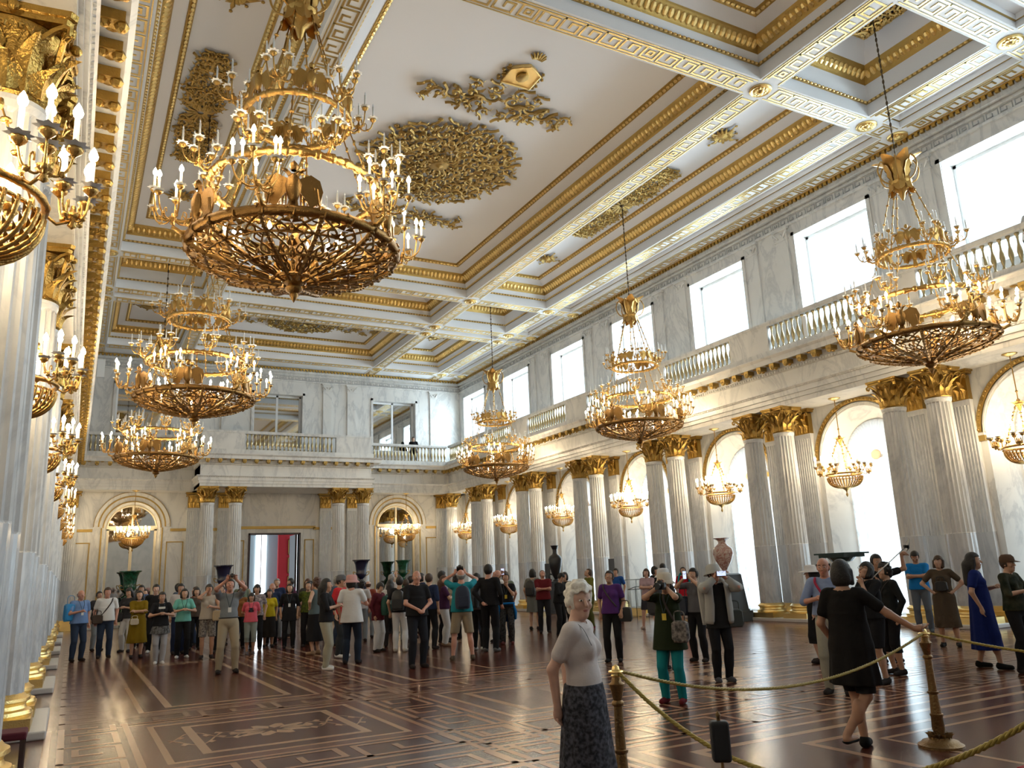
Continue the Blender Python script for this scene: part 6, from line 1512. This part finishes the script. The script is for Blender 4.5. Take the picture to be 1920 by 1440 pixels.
MB().lathe([(.26, .7), (.24, .78), (.10, .86), (.07, .98), (.10, 1.25), (.06, 1.34), (.07, 1.44), (.05, 1.5), (.12, 1.58)], 20).build('stem', gr, t, 50)
MB().box(-.34, .34, -.34, .34, 0, .7).build('pedestal', gr, t)
t = thing('display_case', 'glass display case on a gilded foot by the window', 'display case', (18.35, 24.4, 0))
gl = mat('case_glass', (.75, .88, .9), .05); gl.node_tree.nodes['Principled BSDF'].inputs['Alpha'].default_value = .22
MB().box(-.35, .35, -.6, .6, .28, 1.26).build('glass_cover', gl, t)
MB().box(-.3, .3, -.5, .5, .0, .27).build('foot', GOLDB, t)
fr_ = MB()
for sx in (-.35, .35):
    for sy in (-.6, .6): fr_.box(sx-.012, sx+.012, sy-.012, sy+.012, .27, 1.28)
for z in (.27, 1.26):
    for sx in (-.35, .35): fr_.box(sx-.012, sx+.012, -.6, .6, z, z+.02)
    for sy in (-.6, .6): fr_.box(-.35, .35, sy-.012, sy+.012, z, z+.02)
fr_.build('frame', mat('brushed_steel', (.4, .42, .44), .3, 1.), t)
t = thing('lectern_stand', 'thin dark wire stand in front of the glass display case', 'stand', (17.4, 23.3, 0)); m = MB()
for p, q in (((-.25, -.3, 0), (-.25, -.3, 1.05)), ((.25, -.3, 0), (.25, -.3, 1.05)), ((-.25, -.3, 1.05), (-.25, .15, .95)), ((.25, -.3, 1.05), (.25, .15, .95)), ((-.25, .15, .95), (.25, .15, .95)), ((-.25, -.3, 1.05), (.25, -.3, 1.05)), ((-.25, -.3, .03), (-.25, .25, .02)), ((.25, -.3, .03), (.25, .25, .02))): m.tube([p, q], .012, 5)
m.build('wire_frame', BLV, t)
for (x, y, zt, nm) in ((17.95, 30.2, 2.02, 'fourth'), (17.95, 25.45, 2.06, 'fifth')):
    t = thing('information_stand', 'narrow dark upright information panel by the %s window from the corner' % ('third' if zt < 2.04 else 'fourth'), 'stand', (x, y, 0)); MB().box(-.12, .12, -.02, .02, .5, zt).build('panel', mat('dark_brown_panel', (.03, .02, .012), .5), t)
    MB().box(-.03, .03, -.015, .015, .03, .5).lathe([(.18, 0), (.18, .02), (.04, .04)], 14).build('foot', BLV, t)
BRASS = mat('aged_brass_post', (.21, .125, .05), .38, .85, bump=.4, bscale=60)
def post(x, y, label):
    t = thing('barrier_post', label, 'barrier post', (x, y, 0), 0, 'brass barrier posts')
    m = MB(); m.lathe([(.19, 0), (.19, .02), (.16, .035), (.15, .05), (.10, .06), (.085, .08)], 28)
    for i in range(12): l = MB(); leaf(.05, .06, .03, .01, .065, .06, 0, l, n=4); m.merge(l, rotz(i*PI/6))
    m.build('base', BRASS, t, 50)
    m = MB(); m.lathe([(.05, .07), (.045, .11), (.055, .15), (.05, .25), (.056, .26), (.056, .275), (.046, .28), (.036, .44), (.048, .45), (.048, .465), (.036, .47), (.030, .74), (.042, .75), (.042, .77), (.030, .78), (.038, .82), (.052, .87), (.054, .885), (.036, .90), (.030, .93)], 20)
    m.build('shaft', BRASS, t, 50)
    m = MB(); m.lathe([(.03, .93), (.036, .94), (.028, .955), (.03, .97), (.022, 1.0), (.001, 1.012)], 16, cap=False); m.tube([(.045*math.cos(a), .045*math.sin(a), .965) for a in np.linspace(0, 2*PI, 17)[:-1]], .008, 6, closed=True); m.build('finial', GOLDB, t, 50)
post(3.36, 4.80, 'brass barrier post beside the white haired lady'); post(6.93, 4.96, 'brass barrier post under the hand of the woman in black dress')
ROPEM = mat('golden_yellow_rope', (.36, .27, .05), .55)
def rope(p, q, sag, label, r=.012):
    p, q = np.array(p, float), np.array(q, float); L = np.linalg.norm(q-p); n = int(L/.012)+2
    t = np.linspace(0, 1, n); c = p+(q-p)*t[:, None]; c[:, 2] -= sag*4*t*(1-t)
    T = np.gradient(c, axis=0); T /= np.linalg.norm(T, axis=1)[:, None]; U = np.cross(T, (0, 0, 1.)); U /= np.linalg.norm(U, axis=1)[:, None]; N = np.cross(U, T); mb = MB()
    ph = t*L/.095*2*PI
    for k in range(3):
        a = ph+k*2*PI/3; mb.tube((c+r*.55*(np.cos(a)[:, None]*U+np.sin(a)[:, None]*N))[::2], r*.62, 5)
    o = mb.build('barrier_rope', [ROPEM], None, True); tag(o, label, 'barrier rope', 'twisted golden barrier ropes'); return o
rope((3.40, 4.80, .965), (6.89, 4.95, .965), .27, 'twisted golden rope hanging between the two brass posts')
rope((3.36, 4.77, .965), (3.75, 2.18, .965), .46, 'twisted golden rope sagging from the lady\'s post into the lower right corner', .014)
rope((6.96, 4.92, .965), (7.6, 2.3, .965), .16, 'twisted golden rope leading right from the post held by the woman')
post(3.75, 2.15, 'near brass barrier post just outside the lower right of the view'); post(7.62, 2.27, 'brass barrier post to the right, beyond the view')
t = thing('sign_holder', 'black padded cover on a thin floor stand beside the barrier rope', 'stand', (2.50, 2.83, 0))
m = MB(); m.box(-.040, .040, -.03, .03, .835, 1.0); o = m.build('cover', mat('black_padded_cover', (.008, .008, .009), .6), t); bv = o.modifiers.new('b', 'BEVEL'); bv.width = .014; bv.segments = 3; o.rotation_euler = (0, 0, -.6)
MB().tube([(0, 0, .03), (0, 0, .84)], .007, 6).lathe([(.10, 0), (.10, .015), (.01, .03)], 16).build('stand_rod', BRASS, t); MB().lathe([(.008, 1.0), (.008, 1.015), (.013, 1.022), (.001, 1.04)], 10, cap=False).build('knob', BRASS, t, True)
t = thing('stool', 'low stool with maroon velvet seat between the near left columns', 'stool', (-.42, 9.05, 0))
m = MB(); m.box(-.17, .17, -.17, .17, .38, .45); o = m.build('seat', mat('maroon_velvet', (.10, .008, .02), .8), t); bv = o.modifiers.new('b', 'BEVEL'); bv.width = .02; bv.segments = 3
for sx in (-.14, .14):
    for sy in (-.14, .14): MB().box(sx-.02, sx+.02, sy-.02, sy+.02, 0, .38).build('leg', DK, t)
tag(MB().box(6.66, 11, 1.5, 4.14, .003, .012).build('carpet', mat('red_carpet', (.28, .01, .015), .9), None), 'red carpet edge beyond the right hand rope', 'carpet')
tag(MB().box(-.15, .15, -.1, .1, 0, .8).build('wall_box', WHITEP, None), 'white floodlight box on the far left gallery', 'lamp').location = (.45, 38.2, 10.75)
tag(MB().box(-.02, .02, -.06, .06, 0, .62).build('paper_sheet', WHITEP, None), 'white strip leaning against the gilded balusters of the window gallery', 'sign').location = (XE_R-.14, 15.2, 7.93)
# things people hold or carry
BLKM = mat('black_camera_body', (.012, .012, .013), .35)
def bag(key, at, sz, m, label, cat='bag', rz=0, name='handbag', group=None):
    return prop(name, satchel(*sz), m, key, at, label, cat, rz, group)
leather = mat('black_leather', (.012, .012, .013), .45)
prop('camera', dslr(), [BLKM], 'teal', (0.0, .20, 1.56), 'black camera held to the eye by the woman in teal trousers', 'camera', 0)
prop('camera', dslr(), [BLKM], 'tan', (0, .19, 1.72), 'black camera aimed up by the man in tan shorts', 'camera', 0, None, .5)
prop('camera', dslr(), [BLKM], 'grey', 'hands', 'small camera held high by the man in grey shirt', 'camera', 0, None, .2).scale = (.7, .7, .7)
prop('phone', phone(.075, .15, True), PHM, 'jacket', (.0, .33, 1.60), 'phone held up by the person in pale grey open jacket', 'phone', PI)
prop('phone', phone(.08, .16), [mat('red_phone_case', (.65, .03, .06), .4), PHM[1]], 'bluejkt', 'r', 'red phone held up by the woman with blue jacket', 'phone', PI)
prop('phone', phone(.075, .15), PHM, 'bluepack', (.0, .33, 1.60), 'phone raised by the woman with navy shoulder bag', 'phone', PI)
prop('phone', phone(.075, .15), PHM, 'pinkhat', (.05, .36, 1.22), 'glowing phone in front of the person with pink hat', 'phone', 0)
bag('bluebag', (.24, .02, 1.18), (.34, .42, .12), [mat('bright_blue_plastic', (.02, .22, .48), .35)], 'bright blue carrier bag on the shoulder of the leftmost man', 'bag', .3, 'carrier_bag')
bag('mustard', (.10, .24, .93), (.20, .15, .05), [mat('ivory_leather', (.50, .44, .34), .5)], 'small ivory bag held by the woman in mustard dress')
bag('cream', (-.28, .16, .98), (.36, .24, .10), [mat('beige_leather', (.42, .32, .19), .55)], 'large beige bag beside the woman in patterned shorts')
bag('purple', (-.27, .02, .88), (.26, .26, .12), [leather], 'black shoulder bag of the woman in purple')
bag('curlyred', (.02, .27, .92), (.28, .22, .12), [mat('red_leather', (.35, .01, .02), .4)], 'shiny red handbag of the woman with curly dark hair')
bag('brown', (.0, .19, 1.14), (.22, .18, .09), [leather], 'small black bag on the chest of the woman in brown dress')
bag('bluepack', (.30, .06, 1.02), (.34, .34, .16), [mat('navy_bag_cloth', (.015, .022, .04), .7)], 'large navy shoulder bag of the woman raising her arms')
bag('jacket', (-.25, .06, .92), (.24, .26, .10), [mat('olive_bag_cloth', (.04, .045, .04), .7)], 'dark olive shoulder bag of the person in pale grey jacket')
bag('teal', (-.22, .16, .95), (.22, .26, .10), [mat('floral_black_cloth', (.04, .04, .04), .7, var=(.25, .22, .2), vscale=25)], 'black floral bag of the woman in teal trousers')
bag('darkwp', (.2, .1, .95), (.26, .24, .1), [leather], 'dark handbag of the woman in white trousers behind the strap man')
bag('strap', (.2, .12, .95), (.26, .22, .1), [mat('dark_brown_leather', (.05, .03, .02), .5)], 'dark brown satchel at the hip of the white T-shirt man')
for k, m_, lb in (('backpackw', leather, 'black backpack of the person in white trousers'), ('tan', mat('navy_backpack_cloth', (.012, .02, .045), .7), 'navy backpack of the man in tan shorts'), ('maroon', mat('green_bag_cloth', (.01, .07, .05), .7), 'dark green bag on the woman in maroon jacket'), ('wback', leather, 'black backpack of the woman near the far columns'), ('knit', mat('dark_backpack_cloth', (.02, .02, .025), .8), 'dark backpack of the person in white patterned sun hat'), ('greyw', mat('slate_backpack_cloth', (.03, .035, .04), .8), 'thin slate backpack of the woman in grey T-shirt')):
    prop('backpack', rucksack(), [m_], k, (0, -.23, 1.18) if k != 'maroon' else (-.05, .24, 1.15), lb, 'backpack', 0 if k != 'maroon' else PI)
# straps, belts, badges, collars: worn parts
STR = mat('dark_strap_cloth', (.03, .02, .018), .7)
def strap(key, pts, m=STR, w_=.016, name='strap'): s_ = PEOPLE[key]['s']; wear(name, strapmesh([np.array(p)*s_ for p in pts], w_), [m], key, True)
for k, s1 in (('strap', 1), ('purple', -1), ('bluebk', 1), ('curlyred', 1)): strap(k, [(-s1*.13, .02, 1.455), (-s1*.10, .115, 1.36), (0, .145, 1.20), (s1*.13, .125, 1.03)])
strap('blueshirt', [(.12, .02, 1.46), (.10, .115, 1.38), (0, .15, 1.22), (-.12, .13, 1.06)], mat('red_strap_cloth', (.35, .01, .05), .7), .018)
strap('teal', [(.02, .0, 1.47), (.0, .12, 1.38), (-.08, .15, 1.2), (-.18, .14, 1.02)])
strap('lady', [(.13, -.13, 1.33), (.145, -.03, 1.455), (.13, .06, 1.42), (.12, .12, 1.30)], mat('grey_strap_cloth', (.12, .12, .12), .7), .008)
LAN = mat('lanyard_cloth', (.02, .04, .05), .7); BADGE = mat('white_badge', (.7, .7, .68), .4); YB = mat('yellow_badge', (.65, .48, .05), .4)
for k, m_ in (('grey', BADGE), ('bluebag', BADGE), ('blackout', BADGE), ('selfie', YB), ('teal', YB), ('bluejkt', YB), ('mint', None), ('young', None), ('pink', None)):
    for s1 in (-1, 1): strap(k, [(s1*.07, .03, 1.47), (s1*.05, .12, 1.36), (0, .15, 1.18)], LAN, .006, 'lanyard')
    if m_: s_ = PEOPLE[k]['s']; wear('badge', MB().box(-.03*s_, .03*s_, .145*s_, .155*s_, 1.10*s_, 1.19*s_), [m_], k)
for k in ('grey', 'tan', 'blueshirt'):
    s_ = PEOPLE[k]['s']; a = np.linspace(0, 2*PI, 25)[:-1]; wear('belt', MB().tube(np.stack([.172*s_*np.cos(a), .005+.128*s_*np.sin(a), np.full(24, 1.005*s_)], 1), .018*s_, 6, closed=True, flat=.5), [leather], k, True)
s_ = PEOPLE['bluejkt']['s']; a = np.linspace(0, 2*PI, 25)[:-1]; m = MB(); m.tube(np.stack([.18*s_*np.cos(a), .135*s_*np.sin(a), np.full(24, .98*s_)], 1), .03*s_, 6, closed=True)
for q in (-1, 1): m.tube([(q*.16, .03, .96), (q*.21, .02, .75), (q*.20, .0, .58)], [.05, .08, .06], 8, flat=.5)
m.box(-.17, .17, -.16, -.10, .52, .97); wear('tied_jacket', m, [cloth('bright_blue_jacket', (.01, .13, .36))], 'bluejkt', True)
s_ = PEOPLE['young']['s']; m = MB(); V = []; n = 24
for z, r in ((.98, .16), (.90, .185), (.72, .23)):
    for i in range(n): a_ = 2*PI*i/n; rr = r*(1+.05*math.cos(6*a_)*(1 if z < .9 else .3)); V.append((rr*math.cos(a_), rr*.78*math.sin(a_), z))
m.add(np.array(V)*s_, [(l*n+i, l*n+(i+1) % n, (l+1)*n+(i+1) % n, (l+1)*n+i) for l in range(2) for i in range(n)]); wear('checked_overshirt', m, [cloth('grey_check_cloth', (.16, .16, .16), .85, (.03, .03, .03), 25)], 'young', True)
wear('shirt_print', MB().box(-.07, .07, .118, .124, 1.205, 1.25), [BADGE], 'young'); wear('shirt_print', MB().box(-.06, .06, .098, .108, 1.0, 1.10), [cloth('dark_print', (.05, .03, .04))], 'pink')
wear('shawl', MB().tube(curve([(-.17, .08, 1.05), (-.15, .10, 1.30), (-.09, .0, 1.45), (0, -.07, 1.46), (.09, .0, 1.45), (.15, .10, 1.30), (.17, .08, 1.05)], 6), .05, 8, flat=.5), [cloth('turquoise_shawl', (.01, .25, .28))], 'red', True)
s_ = PEOPLE['jacket']['s']; m = MB()
for q in (-1, 1): m.tube(curve([(q*.08, .03, 1.46), (q*.14, .10, 1.36), (q*.15, .12, 1.1), (q*.17, .10, .82)], 6), [.05]*6+[.07]*6+[.075]*6+[.06], 8, flat=.45)
m.tube(curve([(.17, -.03, 1.40), (.14, -.12, 1.25), (.12, -.13, 1.0), (.1, -.14, .80)], 6), .09, 8, flat=.5); m.tube(curve([(-.17, -.03, 1.40), (-.14, -.12, 1.25), (-.12, -.13, 1.0), (-.1, -.14, .80)], 6), .09, 8, flat=.5)
A = PEOPLE['jacket']['arms']; SH = PEOPLE['jacket']['sh']
for k in (-1, 1): m.tube([SH[k], A[k][0], A[k][0]*.15+A[k][1]*.85], [.080, .074, .052], 10)
wear('open_jacket', m, [cloth('pale_grey_jacket', (.40, .40, .38))], 'jacket', True)
# selfie stick
a_, b_ = wp('selfie', (.03, .22, 1.18)), (10.35, 7.45, 1.82)
t = thing('selfie_stick', 'selfie stick with phone held out by the woman with glasses', 'selfie stick', tuple(a_)); d_ = np.array(b_)-np.array(a_)
MB().tube([-d_*.25, d_*.95], .008, 6).build('stick', mat('pale_metal_tube', (.5, .48, .45), .35, .8), t, True)
o = phone(.08, .16).build('phone', PHM, t); o.location = tuple(d_); o.rotation_euler = (.4, .5, 1.2); MB().box(-.045, .045, -.012, .012, -.02, .02).build('clamp', BLKM, t).location = tuple(d_*.97)
PEOPLE['selfie']['o']; Hs = PEOPLE['selfie']; gm = MB()
for q in (-1, 1):
    c = Hs['head']+Hs['Rh']@(np.array([q*.034, .092, .018])*Hs['s']); R_ = Hs['Rh']; a = np.linspace(0, 2*PI, 15)[:-1]
    gm.tube(np.stack([.024*np.cos(a), np.zeros(14), .018*np.sin(a)], 1)@R_.T+c, .0022, 4, closed=True)
    gm.tube([c+R_@np.array([q*.024, 0, .004]), c+R_@np.array([q*.045, -.09, .004])], .002, 4)
wear('glasses', gm, [BLKM], 'selfie', True)
